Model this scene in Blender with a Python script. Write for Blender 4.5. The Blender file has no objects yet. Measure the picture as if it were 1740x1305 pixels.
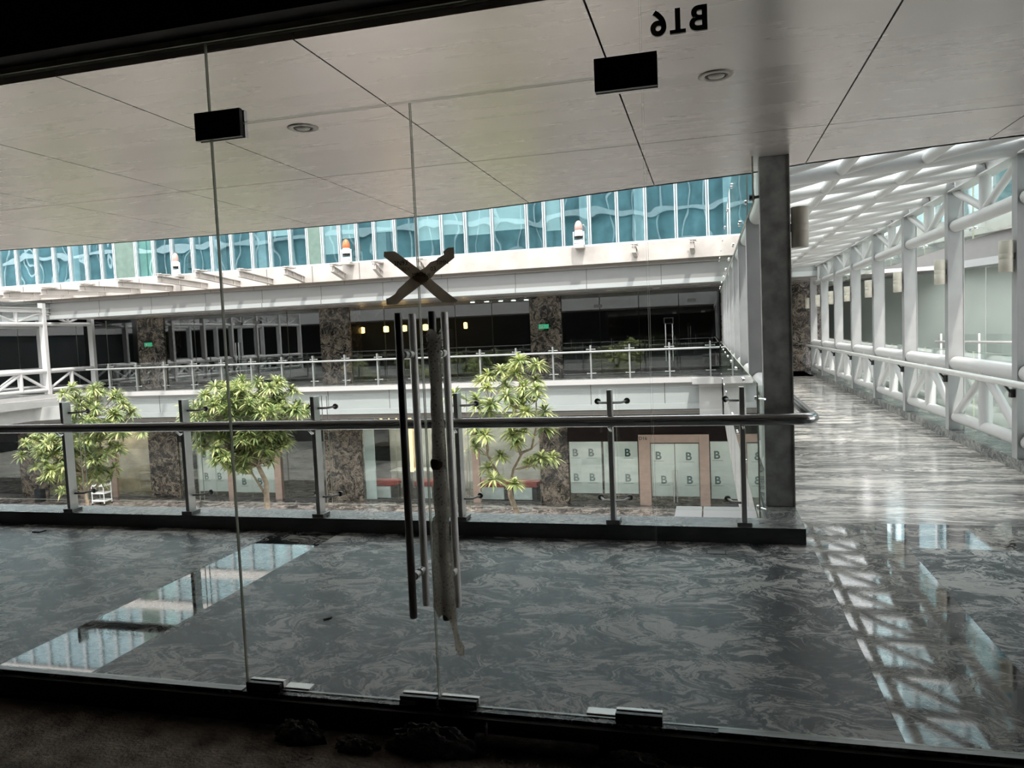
import bpy, bmesh, math, random
from mathutils import Vector, Matrix, noise
S = bpy.context.scene
COL = S.collection
PI = math.pi
# ------------------------------------------------------------------ camera
F_PX, YAW, PITCH, ROLL = 1287.005, 0.2556192, -0.06448597, -0.04260931
cam_d = bpy.data.cameras.new('camera'); cam = bpy.data.objects.new('camera', cam_d); COL.objects.link(cam)
cam_d.sensor_fit = 'HORIZONTAL'; cam_d.sensor_width = 36.0; cam_d.lens = F_PX / 1740.0 * 36.0
cam_d.clip_start = 0.05; cam_d.clip_end = 300
_f = Vector((-math.sin(YAW) * math.cos(PITCH), math.cos(YAW) * math.cos(PITCH), math.sin(PITCH)))
_r = Vector((math.cos(YAW), math.sin(YAW), 0)); _u = _r.cross(_f)
_r2 = math.cos(ROLL) * _r + math.sin(ROLL) * _u; _u2 = -math.sin(ROLL) * _r + math.cos(ROLL) * _u
cam.matrix_world = Matrix(((_r2.x, _u2.x, -_f.x, 0), (_r2.y, _u2.y, -_f.y, 0), (_r2.z, _u2.z, -_f.z, 1.5), (0, 0, 0, 1)))
S.camera = cam
# ------------------------------------------------------------------ sky, sun, exposure
S.view_settings.view_transform = 'Standard'; S.view_settings.look = 'None'
S.view_settings.gamma = 1.0; S.view_settings.use_curve_mapping = False
S.view_settings.exposure = 1.9
W = bpy.data.worlds.new('sky'); S.world = W; W.use_nodes = True
_n = W.node_tree.nodes; _l = W.node_tree.links; _n.clear()
_o = _n.new('ShaderNodeOutputWorld'); _b = _n.new('ShaderNodeBackground')
_b.inputs['Color'].default_value = (1.0, 0.985, 0.985, 1); _b.inputs['Strength'].default_value = 1.3
_l.new(_b.outputs[0], _o.inputs[0])
sd = bpy.data.lights.new('sun', 'SUN'); sd.energy = 1.5; sd.angle = math.radians(2.5); sd.color = (1.0, 0.95, 0.88)
sun = bpy.data.objects.new('sun', sd); COL.objects.link(sun)
_sv = Vector((-0.22, 0.50, -1.0)).normalized()
sun.rotation_euler = _sv.to_track_quat('-Z', 'Y').to_euler(); sun.location = (0, 10, 40)
S.cycles.max_bounces = 12; S.cycles.diffuse_bounces = 5; S.cycles.glossy_bounces = 5
S.cycles.transparent_max_bounces = 40; S.cycles.transmission_bounces = 6
S.cycles.caustics_reflective = False; S.cycles.caustics_refractive = False
S.cycles.use_denoising = True; S.cycles.denoising_prefilter = 'ACCURATE'; S.cycles.sample_clamp_indirect = 6.0

# ------------------------------------------------------------------ materials
def newmat(name):
    m = bpy.data.materials.new(name); m.use_nodes = True
    nt = m.node_tree; nt.nodes.clear()
    out = nt.nodes.new('ShaderNodeOutputMaterial'); return m, nt, out
def N(nt, t, **k):
    n = nt.nodes.new(t)
    for a, v in k.items():
        if hasattr(n, a) and a not in ('inputs',): setattr(n, a, v)
    return n
def rgb(c): return (c[0], c[1], c[2], 1)
def pos(nt, scale=(1, 1, 1), rot=(0, 0, 0)):
    g = nt.nodes.new('ShaderNodeNewGeometry'); mp = nt.nodes.new('ShaderNodeMapping')
    mp.inputs['Scale'].default_value = scale; mp.inputs['Rotation'].default_value = rot
    nt.links.new(g.outputs['Position'], mp.inputs['Vector']); return mp.outputs[0]
def ramp(nt, src, stops, interp='LINEAR'):
    r = nt.nodes.new('ShaderNodeValToRGB'); r.color_ramp.interpolation = interp
    e = r.color_ramp.elements
    while len(e) < len(stops): e.new(0.5)
    for i, (p, c) in enumerate(stops):
        e[i].position = p; e[i].color = rgb(c) if hasattr(c, '__len__') else (c, c, c, 1)
    nt.links.new(src, r.inputs[0]); return r.outputs[0]
def plain(name, col, rough=0.5, metal=0.0, var=0.12, vscale=6.0, spec=0.5, coat=0.0, bump=0.0, bscale=40, emis=None, estr=0, trans=0.0):
    m, nt, out = newmat(name)
    b = nt.nodes.new('ShaderNodeBsdfPrincipled'); nt.links.new(b.outputs[0], out.inputs[0])
    p = pos(nt); nz = nt.nodes.new('ShaderNodeTexNoise'); nz.inputs['Scale'].default_value = vscale; nz.inputs['Detail'].default_value = 5
    nt.links.new(p, nz.inputs['Vector'])
    lo = tuple(c * (1 - var) for c in col); hi = tuple(min(1, c * (1 + var)) for c in col)
    c = ramp(nt, nz.outputs['Fac'], [(0.3, lo), (0.7, hi)])
    nt.links.new(c, b.inputs['Base Color'])
    b.inputs['Roughness'].default_value = rough; b.inputs['Metallic'].default_value = metal
    b.inputs['Specular IOR Level'].default_value = spec; b.inputs['Coat Weight'].default_value = coat
    if bump:
        n2 = nt.nodes.new('ShaderNodeTexNoise'); n2.inputs['Scale'].default_value = bscale; n2.inputs['Detail'].default_value = 6
        nt.links.new(p, n2.inputs['Vector']); bp = nt.nodes.new('ShaderNodeBump'); bp.inputs['Strength'].default_value = bump
        bp.inputs['Distance'].default_value = 0.02
        nt.links.new(n2.outputs['Fac'], bp.inputs['Height']); nt.links.new(bp.outputs[0], b.inputs['Normal'])
    if emis:
        b.inputs['Emission Color'].default_value = rgb(emis); b.inputs['Emission Strength'].default_value = estr
    if trans:
        tr = nt.nodes.new('ShaderNodeBsdfTranslucent'); nt.links.new(c, tr.inputs[0])
        mx = nt.nodes.new('ShaderNodeMixShader'); mx.inputs[0].default_value = trans
        nt.links.new(b.outputs[0], mx.inputs[1]); nt.links.new(tr.outputs[0], mx.inputs[2]); nt.links.new(mx.outputs[0], out.inputs[0])
    return m
def glass(name, tint=(0.96, 0.985, 0.97), f0=0.04, rough=0.0, bumpy=0.0, bscale=1.0, smudge=0.0, refl=(1, 1, 1)):
    # thin architectural glass: transparent + mirror by Schlick on |cos|, both faces alike
    m, nt, out = newmat(name)
    g = nt.nodes.new('ShaderNodeNewGeometry')
    norm = g.outputs['Normal']
    gl = nt.nodes.new('ShaderNodeBsdfGlossy'); gl.inputs['Roughness'].default_value = rough; gl.inputs['Color'].default_value = rgb(refl)
    if bumpy:
        nz = nt.nodes.new('ShaderNodeTexNoise'); nz.inputs['Scale'].default_value = bscale; nz.inputs['Detail'].default_value = 1.0
        nt.links.new(pos(nt), nz.inputs['Vector'])
        bp = nt.nodes.new('ShaderNodeBump'); bp.inputs['Strength'].default_value = 1.0; bp.inputs['Distance'].default_value = bumpy
        nt.links.new(nz.outputs['Fac'], bp.inputs['Height']); nt.links.new(bp.outputs[0], gl.inputs['Normal'])
    d = nt.nodes.new('ShaderNodeVectorMath'); d.operation = 'DOT_PRODUCT'
    nt.links.new(g.outputs['Incoming'], d.inputs[0]); nt.links.new(norm, d.inputs[1])
    a = nt.nodes.new('ShaderNodeMath'); a.operation = 'ABSOLUTE'; nt.links.new(d.outputs['Value'], a.inputs[0])
    s = nt.nodes.new('ShaderNodeMath'); s.operation = 'SUBTRACT'; s.inputs[0].default_value = 1.0; nt.links.new(a.outputs[0], s.inputs[1])
    p = nt.nodes.new('ShaderNodeMath'); p.operation = 'POWER'; p.inputs[1].default_value = 5.0; nt.links.new(s.outputs[0], p.inputs[0])
    f = nt.nodes.new('ShaderNodeMath'); f.operation = 'MULTIPLY_ADD'; f.inputs[1].default_value = 1 - f0; f.inputs[2].default_value = f0
    nt.links.new(p.outputs[0], f.inputs[0])
    t = nt.nodes.new('ShaderNodeBsdfTransparent'); t.inputs[0].default_value = rgb(tint)
    mx = nt.nodes.new('ShaderNodeMixShader')
    nt.links.new(f.outputs[0], mx.inputs[0]); nt.links.new(t.outputs[0], mx.inputs[1]); nt.links.new(gl.outputs[0], mx.inputs[2])
    last = mx.outputs[0]
    if smudge:
        df = nt.nodes.new('ShaderNodeBsdfDiffuse'); df.inputs[0].default_value = (0.5, 0.5, 0.48, 1)
        nz = nt.nodes.new('ShaderNodeTexNoise'); nz.inputs['Scale'].default_value = 2.5; nz.inputs['Detail'].default_value = 6
        nt.links.new(pos(nt), nz.inputs['Vector'])
        k = ramp(nt, nz.outputs['Fac'], [(0.35, 0.2 * smudge), (0.75, smudge)])
        m2 = nt.nodes.new('ShaderNodeMixShader'); nt.links.new(k, m2.inputs[0]); nt.links.new(last, m2.inputs[1]); nt.links.new(df.outputs[0], m2.inputs[2]); last = m2.outputs[0]
    nt.links.new(last, out.inputs[0]); return m
def marble(name, dark, mid, light, scale=1.0, stretch=(1, 1, 1), rough=0.2, spec=0.5, warp=0.9, rot=0.4, freq=30.0):
    # flowing contour bands of a twice warped noise field, like waved granite
    m, nt, out = newmat(name); L = nt.links
    b = nt.nodes.new('ShaderNodeBsdfPrincipled'); L.new(b.outputs[0], out.inputs[0])
    p = pos(nt, tuple(scale * s for s in stretch), (0, 0, rot))
    def nz(src, sc, det=3, dist=0.0, ro=.5):
        n = nt.nodes.new('ShaderNodeTexNoise'); n.inputs['Scale'].default_value = sc; n.inputs['Detail'].default_value = det
        n.inputs['Distortion'].default_value = dist; n.inputs['Roughness'].default_value = ro; L.new(src, n.inputs['Vector']); return n
    def wrp(src, sc, amt, det=2):
        w = nz(src, sc, det); sb = nt.nodes.new('ShaderNodeVectorMath'); sb.operation = 'SUBTRACT'; sb.inputs[1].default_value = (.5, .5, .5); L.new(w.outputs['Color'], sb.inputs[0])
        sc_ = nt.nodes.new('ShaderNodeVectorMath'); sc_.operation = 'SCALE'; sc_.inputs['Scale'].default_value = amt; L.new(sb.outputs[0], sc_.inputs[0])
        ad = nt.nodes.new('ShaderNodeVectorMath'); ad.operation = 'ADD'; L.new(src, ad.inputs[0]); L.new(sc_.outputs[0], ad.inputs[1]); return ad.outputs[0]
    q = wrp(wrp(p, 1.2, warp), 3.5, warp * .35)
    def math_(op, a, b_=None, c=None):
        n = nt.nodes.new('ShaderNodeMath'); n.operation = op
        for k, v in enumerate((a, b_, c)):
            if v is None: continue
            if isinstance(v, (int, float)): n.inputs[k].default_value = v
            else: L.new(v, n.inputs[k])
        return n.outputs[0]
    f = nz(q, 1.5, 2.0, .3).outputs['Fac']; jit = nz(q, 14, 6, .6, .65).outputs['Fac']
    ph = math_('MULTIPLY_ADD', f, freq, math_('MULTIPLY', jit, 6.0))
    s1 = math_('MULTIPLY_ADD', math_('SINE', math_('MULTIPLY', ph, 3.1)), .5, .5)
    s2 = math_('MULTIPLY_ADD', math_('SINE', math_('MULTIPLY', ph, 1.07)), .5, .5)
    patch = nz(q, 2.1, 5, .5, .6).outputs['Fac']
    v = math_('ADD', math_('MULTIPLY', s1, .34), math_('ADD', math_('MULTIPLY', s2, .22), math_('MULTIPLY', math_('SUBTRACT', patch, .36), 1.55)))
    v = math_('ADD', v, math_('MULTIPLY', math_('SUBTRACT', nz(p, 70, 3).outputs['Fac'], .5), .35))
    c = ramp(nt, v, [(0.22, dark), (0.43, mid), (0.56, tuple(.6 * a + .4 * b2 for a, b2 in zip(mid, light))), (0.70, light)])
    L.new(c, b.inputs['Base Color'])
    b.inputs['Roughness'].default_value = rough; b.inputs['Specular IOR Level'].default_value = spec
    return m
def panelmat(name, col, rough, metal, streak=0.1):
    m, nt, out = newmat(name); L = nt.links
    b = nt.nodes.new('ShaderNodeBsdfPrincipled'); L.new(b.outputs[0], out.inputs[0])
    nz = nt.nodes.new('ShaderNodeTexNoise'); nz.inputs['Scale'].default_value = 2.0; nz.inputs['Detail'].default_value = 7
    L.new(pos(nt, (0.35, 3, 3)), nz.inputs['Vector'])
    c = ramp(nt, nz.outputs['Fac'], [(0.3, tuple(x * (1 - streak) for x in col)), (0.7, tuple(min(1, x * (1 + streak)) for x in col))])
    L.new(c, b.inputs['Base Color']); b.inputs['Roughness'].default_value = rough; b.inputs['Metallic'].default_value = metal
    r = ramp(nt, nz.outputs['Fac'], [(0.3, rough * 0.93), (0.7, rough * 1.08)]); L.new(r, b.inputs['Roughness'])
    return m

M = {}
M['floor'] = marble('honed dark granite', (.006, .009, .012), (.040, .049, .057), (.58, .58, .55), scale=1.75, stretch=(.8, 1.15, 1), rough=0.36, warp=1.0, spec=.24, freq=26)
M['floor_pol'] = marble('polished dark granite', (.010, .014, .018), (.055, .064, .068), (.40, .39, .36), scale=1.75, stretch=(.8, 1.15, 1), rough=0.035, spec=0.8, warp=1.1)
M['floor_bridge'] = marble('waved granite paled by sky sheen', (.10, .10, .10), (.30, .29, .28), (.80, .75, .69), scale=1.3, stretch=(.34, 1.35, 1), rough=0.14, warp=0.8, rot=0.0)  # sky reflection on the bridge floor painted in as paler stone
M['curb_top'] = marble('grey granite curb', (.07, .08, .08), (.15, .16, .16), (.30, .30, .28), scale=2.0, rough=0.25)
M['curb_face'] = plain('dark granite curb face', (.032, .040, .043), 0.35, vscale=4, var=.4)
M['pier'] = marble('dark brown waved marble', (.010, .010, .009), (.05, .046, .04), (.36, .30, .24), scale=1.6, stretch=(1, 1, 1.0), rough=0.12, warp=1.6)
M['ceil'] = panelmat('brushed white aluminium panel', (.70, .645, .62), 0.27, 0.45, .035)
M['gap'] = plain('dark joint', (.11, .105, .10), 0.8)
M['header'] = plain('black header', (.012, .011, .010), 0.8)
M['olive'] = plain('olive grey channel', (.60, .61, .48), 0.4, metal=.3)
M['dirt'] = plain('dirty unfinished screed', (.46, .40, .33), 0.95, var=.45, vscale=9, bump=.9, bscale=60, spec=.1)
M['black_mess'] = plain('black torn membrane', (.045, .04, .035), 0.55, var=.5, vscale=20, bump=1, bscale=45)
M['roomwall'] = plain('dark bare concrete', (.07, .065, .06), 0.95, spec=.1)
M['fglass'] = glass('clear shopfront glass', (.985, .982, .982), .035, smudge=.006)
M['fedge'] = plain('glass edge', (.46, .48, .38), 0.2, spec=.8)
M['rglass'] = glass('railing glass', (.97, .985, .98), .05)
M['tglass'] = glass('truss side glass', (.90, .96, .94), .07)
M['paleedge'] = plain('pale greenish glass edge', (.50, .55, .42), 0.25)
M['roofglass'] = glass('clear roof glass', (.93, .96, .96), .05, smudge=.10)
M['steel'] = plain('brushed stainless steel', (.80, .79, .77), 0.36, metal=.5, var=.06)
M['steel_d'] = plain('dull dark stainless', (.20, .20, .195), 0.35, metal=.6, var=.1)
M['bar'] = plain('satin steel bar paled as lit', (.88, .87, .85), 0.5, metal=.35, var=.05)  # outer bars only, paled to look lit from the corridor
M['post_steel'] = plain('satin post steel', (.55, .55, .54), 0.33, metal=.85, var=.08)
M['steel_far'] = plain('grey steel of far railing', (.36, .38, .375), 0.4, metal=.5, var=.08)
M['rail'] = plain('dark polished rail steel', (.34, .345, .345), 0.18, metal=1, var=.06)
M['chrome'] = plain('bright chrome', (.75, .75, .75), 0.1, metal=1)
M['black'] = plain('black parts and backlit plates', (.012, .012, .012), 0.35, metal=.2)
M['white'] = plain('white painted steel', (.60, .60, .595), 0.35, var=.04, vscale=3, coat=.2)
M['whitecol'] = plain('grey white painted column', (.36, .365, .365), 0.45, var=.08, vscale=5)
M['colgrey'] = plain('grey mottled painted column', (.36, .37, .36), 0.5, var=.35, vscale=9)
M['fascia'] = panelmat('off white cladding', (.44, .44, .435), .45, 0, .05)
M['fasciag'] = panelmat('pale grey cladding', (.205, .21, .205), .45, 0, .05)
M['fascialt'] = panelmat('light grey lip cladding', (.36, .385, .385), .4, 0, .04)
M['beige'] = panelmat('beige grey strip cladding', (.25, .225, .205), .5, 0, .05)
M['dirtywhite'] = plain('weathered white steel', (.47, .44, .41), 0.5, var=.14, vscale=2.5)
M['cwglass'] = glass('blue curtain wall glass', (.84, .95, .965), .22, bumpy=.016, bscale=.8, refl=(.76, .91, .94))
M['cwback'] = plain('office interior', (.13, .23, .26), 0.9, var=.3, vscale=2)
M['cwgreen'] = plain('green grey column casing', (.13, .20, .17), 0.4)
M['cwpalegreen'] = plain('pale green blind', (.42, .58, .44), 0.7)
M['mull'] = plain('silver mullion', (.62, .68, .70), 0.35, metal=.4)
M['blind'] = plain('white roller blind', (.85, .90, .90), 0.8, var=.03, trans=.2)
M['spandrel'] = plain('white spandrel band', (.80, .76, .72), 0.4)
M['gglass'] = glass('dark gallery shop glass', (.55, .60, .60), .14)
M['gnd_glass'] = glass('ground floor shop glass', (.945, .985, .975), .08, bumpy=.004, bscale=.6)
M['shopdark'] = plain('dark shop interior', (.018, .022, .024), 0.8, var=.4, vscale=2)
M['shopbrown'] = plain('brown shop interior', (.55, .44, .29), 0.7, var=.35, vscale=1.6)
M['shopgrey'] = plain('grey restaurant interior', (.62, .62, .58), 0.7, var=.2, vscale=1.5)
M['maroon'] = plain('dark maroon header', (.014, .008, .008), 0.6, var=.5, vscale=3, spec=.2)
M['copper'] = plain('rose copper cladding', (.56, .43, .36), 0.38, metal=.35, var=.08)
M['paper'] = plain('white printed paper', (.90, .97, .94), 0.9, var=.07, vscale=2.2, bump=.3, bscale=5, trans=.45)
M['teal_ink'] = plain('dark teal ink', (.05, .13, .13), 0.8)
M['ink'] = plain('black ink', (.02, .02, .02), 0.6)
M['ground'] = marble('atrium paving paled for bounce', (.20, .20, .19), (.42, .41, .39), (.66, .64, .60), scale=.9, rough=0.4)
M['red'] = plain('red seat leather', (.36, .03, .025), 0.5)
M['whitebox'] = plain('white plastic', (.75, .78, .77), 0.45)
M['bark'] = plain('pale tree bark', (.34, .27, .20), 0.85, var=.3, vscale=14, bump=.6)
M['leaf'] = plain('green leaf', (.20, .27, .11), 0.36, var=.25, vscale=3, trans=.25)
M['leaf_y'] = plain('yellow green leaf', (.56, .60, .27), 0.36, var=.22, vscale=3, trans=.28)
M['soil'] = plain('soil', (.06, .045, .03), 0.95)
M['lamp'] = plain('cream wall lamp', (.62, .59, .50), 0.5, var=.05)
M['tape'] = plain('brown grey paper tape', (.30, .25, .195), 0.8, var=.25, vscale=14, trans=.6)
M['tape_ink'] = plain('tape print', (.004, .004, .004), 0.9, spec=.1)
M['tape_red'] = plain('tape red print', (.13, .012, .010), 0.7)
M['orange'] = plain('orange lamp dome', (.62, .15, .05), 0.3)
M['pinkish'] = plain('faded pink dome', (.52, .33, .29), 0.3)
M['green'] = plain('green exit sign', (.04, .30, .16), 0.5, emis=(.1, .8, .4), estr=.1)
M['amber'] = plain('glowing amber bulb', (.9, .5, .15), 0.4, emis=(1, .55, .16), estr=5)
M['amberline'] = plain('glowing sign edge', (.9, .6, .25), 0.4, emis=(1, .62, .22), estr=.9)
M['whitelight'] = plain('small white lamp', (.9, .9, .9), 0.4, emis=(1, .97, .9), estr=4)
M['lens'] = plain('frosted downlight lens', (.62, .58, .52), 0.5)
M['butt'] = plain('cigarette paper', (.75, .70, .62), 0.8)
M['wood'] = plain('pale wood', (.45, .30, .18), 0.6)
def wrapmat():
    m, nt, out = newmat('dirty bubble wrap'); L = nt.links
    b = nt.nodes.new('ShaderNodeBsdfPrincipled')
    p = pos(nt); v = nt.nodes.new('ShaderNodeTexVoronoi'); v.inputs['Scale'].default_value = 80; L.new(p, v.inputs['Vector'])
    bp = nt.nodes.new('ShaderNodeBump'); bp.inputs['Strength'].default_value = 1; bp.inputs['Distance'].default_value = .006; bp.invert = True
    L.new(v.outputs['Distance'], bp.inputs['Height']); L.new(bp.outputs[0], b.inputs['Normal'])
    nz = nt.nodes.new('ShaderNodeTexNoise'); nz.inputs['Scale'].default_value = 9; L.new(p, nz.inputs['Vector'])
    L.new(ramp(nt, nz.outputs['Fac'], [(.38, (.10, .08, .06)), (.48, (.55, .52, .47)), (.60, (.95, .93, .89))]), b.inputs['Base Color'])
    b.inputs['Roughness'].default_value = .25
    tl = nt.nodes.new('ShaderNodeBsdfTranslucent'); tl.inputs[0].default_value = (.97, .94, .88, 1); m3 = nt.nodes.new('ShaderNodeMixShader'); m3.inputs[0].default_value = .75
    L.new(b.outputs[0], m3.inputs[1]); L.new(tl.outputs[0], m3.inputs[2])
    t = nt.nodes.new('ShaderNodeBsdfTransparent'); t.inputs[0].default_value = (.75, .73, .68, 1)
    mx = nt.nodes.new('ShaderNodeMixShader'); L.new(ramp(nt, v.outputs['Distance'], [(.15, .35), (.4, .9)]), mx.inputs[0])
    L.new(t.outputs[0], mx.inputs[1]); L.new(m3.outputs[0], mx.inputs[2]); L.new(mx.outputs[0], out.inputs[0]); return m
M['wrap'] = wrapmat()

# ------------------------------------------------------------------ mesh building helpers
class MB:
    def __init__(s): s.v = []; s.f = []; s.mi = []; s.sm = []
    def add(s, vs, fs, mi=0, smooth=False):
        o = len(s.v); s.v += [Vector(v) for v in vs]
        for f in fs: s.f.append([o + i for i in f]); s.mi.append(mi); s.sm.append(smooth)
        return s
    def box(s, x0, y0, z0, x1, y1, z1, mi=0):
        vs = [(x0, y0, z0), (x1, y0, z0), (x1, y1, z0), (x0, y1, z0), (x0, y0, z1), (x1, y0, z1), (x1, y1, z1), (x0, y1, z1)]
        mis = mi if isinstance(mi, (list, tuple)) else [mi] * 6   # bottom, top, -y, +x, +y, -x
        for f, m_ in zip([(3, 2, 1, 0), (4, 5, 6, 7), (0, 1, 5, 4), (1, 2, 6, 5), (2, 3, 7, 6), (3, 0, 4, 7)], mis):
            o = len(s.v); s.v += [Vector(vs[i]) for i in f]; s.f.append([o, o + 1, o + 2, o + 3]); s.mi.append(m_); s.sm.append(False)
        return s
    def bbox(s, x0, y0, z0, x1, y1, z1, b=0.004, mi=0):      # box with bevelled edges
        bm = bmesh.new(); bmesh.ops.create_cube(bm, size=1)
        for v in bm.verts: v.co = Vector(((x0 + x1) / 2 + v.co.x * (x1 - x0), (y0 + y1) / 2 + v.co.y * (y1 - y0), (z0 + z1) / 2 + v.co.z * (z1 - z0)))
        bmesh.ops.bevel(bm, geom=bm.edges[:], offset=b, segments=2, affect='EDGES', profile=.5)
        bm.verts.index_update(); s.add([v.co.copy() for v in bm.verts], [[v.index for v in f.verts] for f in bm.faces], mi); bm.free(); return s
    def tube(s, pts, r, n=12, mi=0, cap=True, round_=False, rs=None):
        pts = [Vector(p) for p in pts]; k = len(pts)
        t0 = (pts[1] - pts[0]).normalized(); up = Vector((0, 0, 1)) if abs(t0.z) < .9 else Vector((1, 0, 0))
        a = t0.cross(up).normalized(); o = len(s.v); rings = []
        for i, p in enumerate(pts):
            t = (pts[min(i + 1, k - 1)] - pts[max(i - 1, 0)]).normalized()
            a = (a - t * a.dot(t)).normalized(); b = t.cross(a); rr = rs[i] if rs else r
            rings.append([p + rr * (math.cos(2 * PI * j / n) * a + math.sin(2 * PI * j / n) * b) for j in range(n)])
        vs = [v for ring in rings for v in ring]
        fs = [[i * n + j, i * n + (j + 1) % n, (i + 1) * n + (j + 1) % n, (i + 1) * n + j] for i in range(k - 1) for j in range(n)]
        s.add(vs, fs, mi, True)
        if cap:
            s.add(rings[0], [list(range(n))[::-1]], mi); s.add(rings[-1], [list(range(n))], mi)
        return s
    def prism(s, poly, y0, y1, mi=0):   # polygon in xz extruded along y
        n = len(poly); vs = [(x, y0, z) for x, z in poly] + [(x, y1, z) for x, z in poly]
        s.add(vs, [list(range(n)), list(range(2 * n - 1, n - 1, -1))] + [[i, i + n, (i + 1) % n + n, (i + 1) % n] for i in range(n)], mi); return s
    def prismz(s, poly, z0, z1, mi=0):  # polygon in xy extruded along z
        n = len(poly); vs = [(x, y, z0) for x, y in poly] + [(x, y, z1) for x, y in poly]
        s.add(vs, [list(range(n))[::-1], list(range(n, 2 * n))] + [[i, (i + 1) % n, (i + 1) % n + n, i + n] for i in range(n)], mi); return s
    def prismx(s, poly, x0, x1, mi=0):  # polygon in yz extruded along x
        n = len(poly); vs = [(x0, y, z) for y, z in poly] + [(x1, y, z) for y, z in poly]
        s.add(vs, [list(range(n))[::-1], list(range(n, 2 * n))] + [[i, (i + 1) % n, (i + 1) % n + n, i + n] for i in range(n)], mi); return s
    def lathe(s, c, prof, n=20, mi=0, axis='z'):
        vs = []; k = len(prof)
        for r, h in prof:
            for j in range(n):
                a = 2 * PI * j / n
                if axis == 'z': vs.append((c[0] + r * math.cos(a), c[1] + r * math.sin(a), c[2] + h))
                elif axis == 'y': vs.append((c[0] + r * math.cos(a), c[1] + h, c[2] + r * math.sin(a)))
                else: vs.append((c[0] + h, c[1] + r * math.cos(a), c[2] + r * math.sin(a)))
        fs = [[i * n + j, i * n + (j + 1) % n, (i + 1) * n + (j + 1) % n, (i + 1) * n + j] for i in range(k - 1) for j in range(n)]
        s.add(vs, fs, mi, True)
        if prof[0][0] > 1e-5: s.add([vs[j] for j in range(n)], [list(range(n))[::-1]], mi)
        if prof[-1][0] > 1e-5: s.add([vs[(k - 1) * n + j] for j in range(n)], [list(range(n))], mi)
        return s
    def build(s, name, mats, parent=None, loc=None, fixn=True):
        me = bpy.data.meshes.new(name); off = Vector((0, 0, 0))
        if parent is not None: off = WORLD[parent.name]
        elif loc is not None: off = Vector(loc)
        me.from_pydata([v - off for v in s.v], [], s.f)
        if not isinstance(mats, (list, tuple)): mats = [mats]
        for m_ in mats: me.materials.append(M[m_] if isinstance(m_, str) else m_)
        me.polygons.foreach_set('material_index', s.mi); me.polygons.foreach_set('use_smooth', s.sm)
        if fixn:
            bm = bmesh.new(); bm.from_mesh(me); bmesh.ops.recalc_face_normals(bm, faces=bm.faces[:]); bm.to_mesh(me); bm.free()
        me.update()
        o = bpy.data.objects.new(name, me); COL.objects.link(o)
        if parent is not None: o.parent = parent; WORLD[o.name] = off.copy()
        else: o.location = off; WORLD[o.name] = off.copy()
        return o
WORLD = {}
def tag(o, label=None, cat=None, group=None, kind=None):
    if label: o['label'] = label
    if cat: o['category'] = cat
    if group: o['group'] = group
    if kind: o['kind'] = kind
    return o
def thing(name, loc, label, cat, group=None, kind=None):
    o = bpy.data.objects.new(name, None); COL.objects.link(o); o.location = loc; o.empty_display_size = .1
    WORLD[o.name] = Vector(loc); return tag(o, label, cat, group, kind)
def struct(name, mb, mats, label=None):
    o = mb.build(name, mats); o['kind'] = 'structure'
    if label: o['label'] = label
    return o
def dup(root, loc, label=None, group=None):
    r = root.copy(); COL.objects.link(r); r.location = loc; WORLD[r.name] = Vector(loc)
    if label: r['label'] = label
    if group: r['group'] = group
    for ch in list(root.children):
        c = ch.copy(); COL.objects.link(c); c.parent = r
        for g in ch.children:
            d = g.copy(); COL.objects.link(d); d.parent = c
    return r
def text_mb(body, size, depth, x, y, z, mirror=False, align='LEFT', rot=0.0, mi=0, bold=0.0):
    """lettering standing in the xz plane at y (front towards -y unless mirrored)"""
    cu = bpy.data.curves.new('t', 'FONT'); cu.body = body; cu.size = size; cu.extrude = depth / 2; cu.offset = bold; cu.align_x = align
    o = bpy.data.objects.new('t', cu); COL.objects.link(o)
    dg = bpy.context.evaluated_depsgraph_get(); me = bpy.data.meshes.new_from_object(o.evaluated_get(dg))
    mb = MB(); vs = []
    for v in me.vertices:
        a, b, c = v.co
        a2 = a * math.cos(rot) - b * math.sin(rot); b2 = a * math.sin(rot) + b * math.cos(rot)
        if mirror: a2 = -a2
        vs.append((x + a2, y - c if not mirror else y + c, z + b2))
    mb.add(vs, [list(p.vertices) for p in me.polygons], mi)
    bpy.data.objects.remove(o); bpy.data.curves.remove(cu); bpy.data.meshes.remove(me); return mb
ORD = ['nearest', 'second nearest', 'third nearest', 'fourth nearest', 'fifth nearest', 'sixth nearest', 'seventh nearest', 'eighth nearest', 'farthest']
NTH = ['first', 'second', 'third', 'fourth', 'fifth', 'sixth', 'seventh', 'eighth', 'ninth', 'tenth', 'eleventh', 'twelfth', 'thirteenth',
       'fourteenth', 'fifteenth', 'sixteenth', 'seventeenth', 'eighteenth', 'nineteenth', 'twentieth']

# ================================================================== LARGE STRUCTURE
G = 2.84           # line of the shopfront glass
CZ = 2.74          # corridor ceiling
# --- corridor floor, laid in honed fields and polished stripes
g = .0015
struct('floor', MB().box(-45, 2.80, -.10, -3.39 - g, 5.36, 0), 'floor')
struct('floor', MB().box(-3.39, 2.80, -.10, -2.85, 5.36, 0), 'floor_pol')
struct('floor', MB().box(-2.85 + g, 2.80, -.10, .64 - g, 5.36, 0), 'floor')
struct('floor', MB().box(.64, 2.80, -.10, 1.23, 5.36, 0), 'floor_pol')
struct('floor', MB().box(1.23 + g, 2.80, -.10, 6.5, 5.36, 0), 'floor')
struct('floor', MB().box(.607, 5.36 + g, -.10, 6.5, 5.99 - g, 0), 'floor_pol')
struct('floor', MB().box(.607, 5.99, -.10, 2.83, 25.0, 0), 'floor_bridge')
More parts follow.
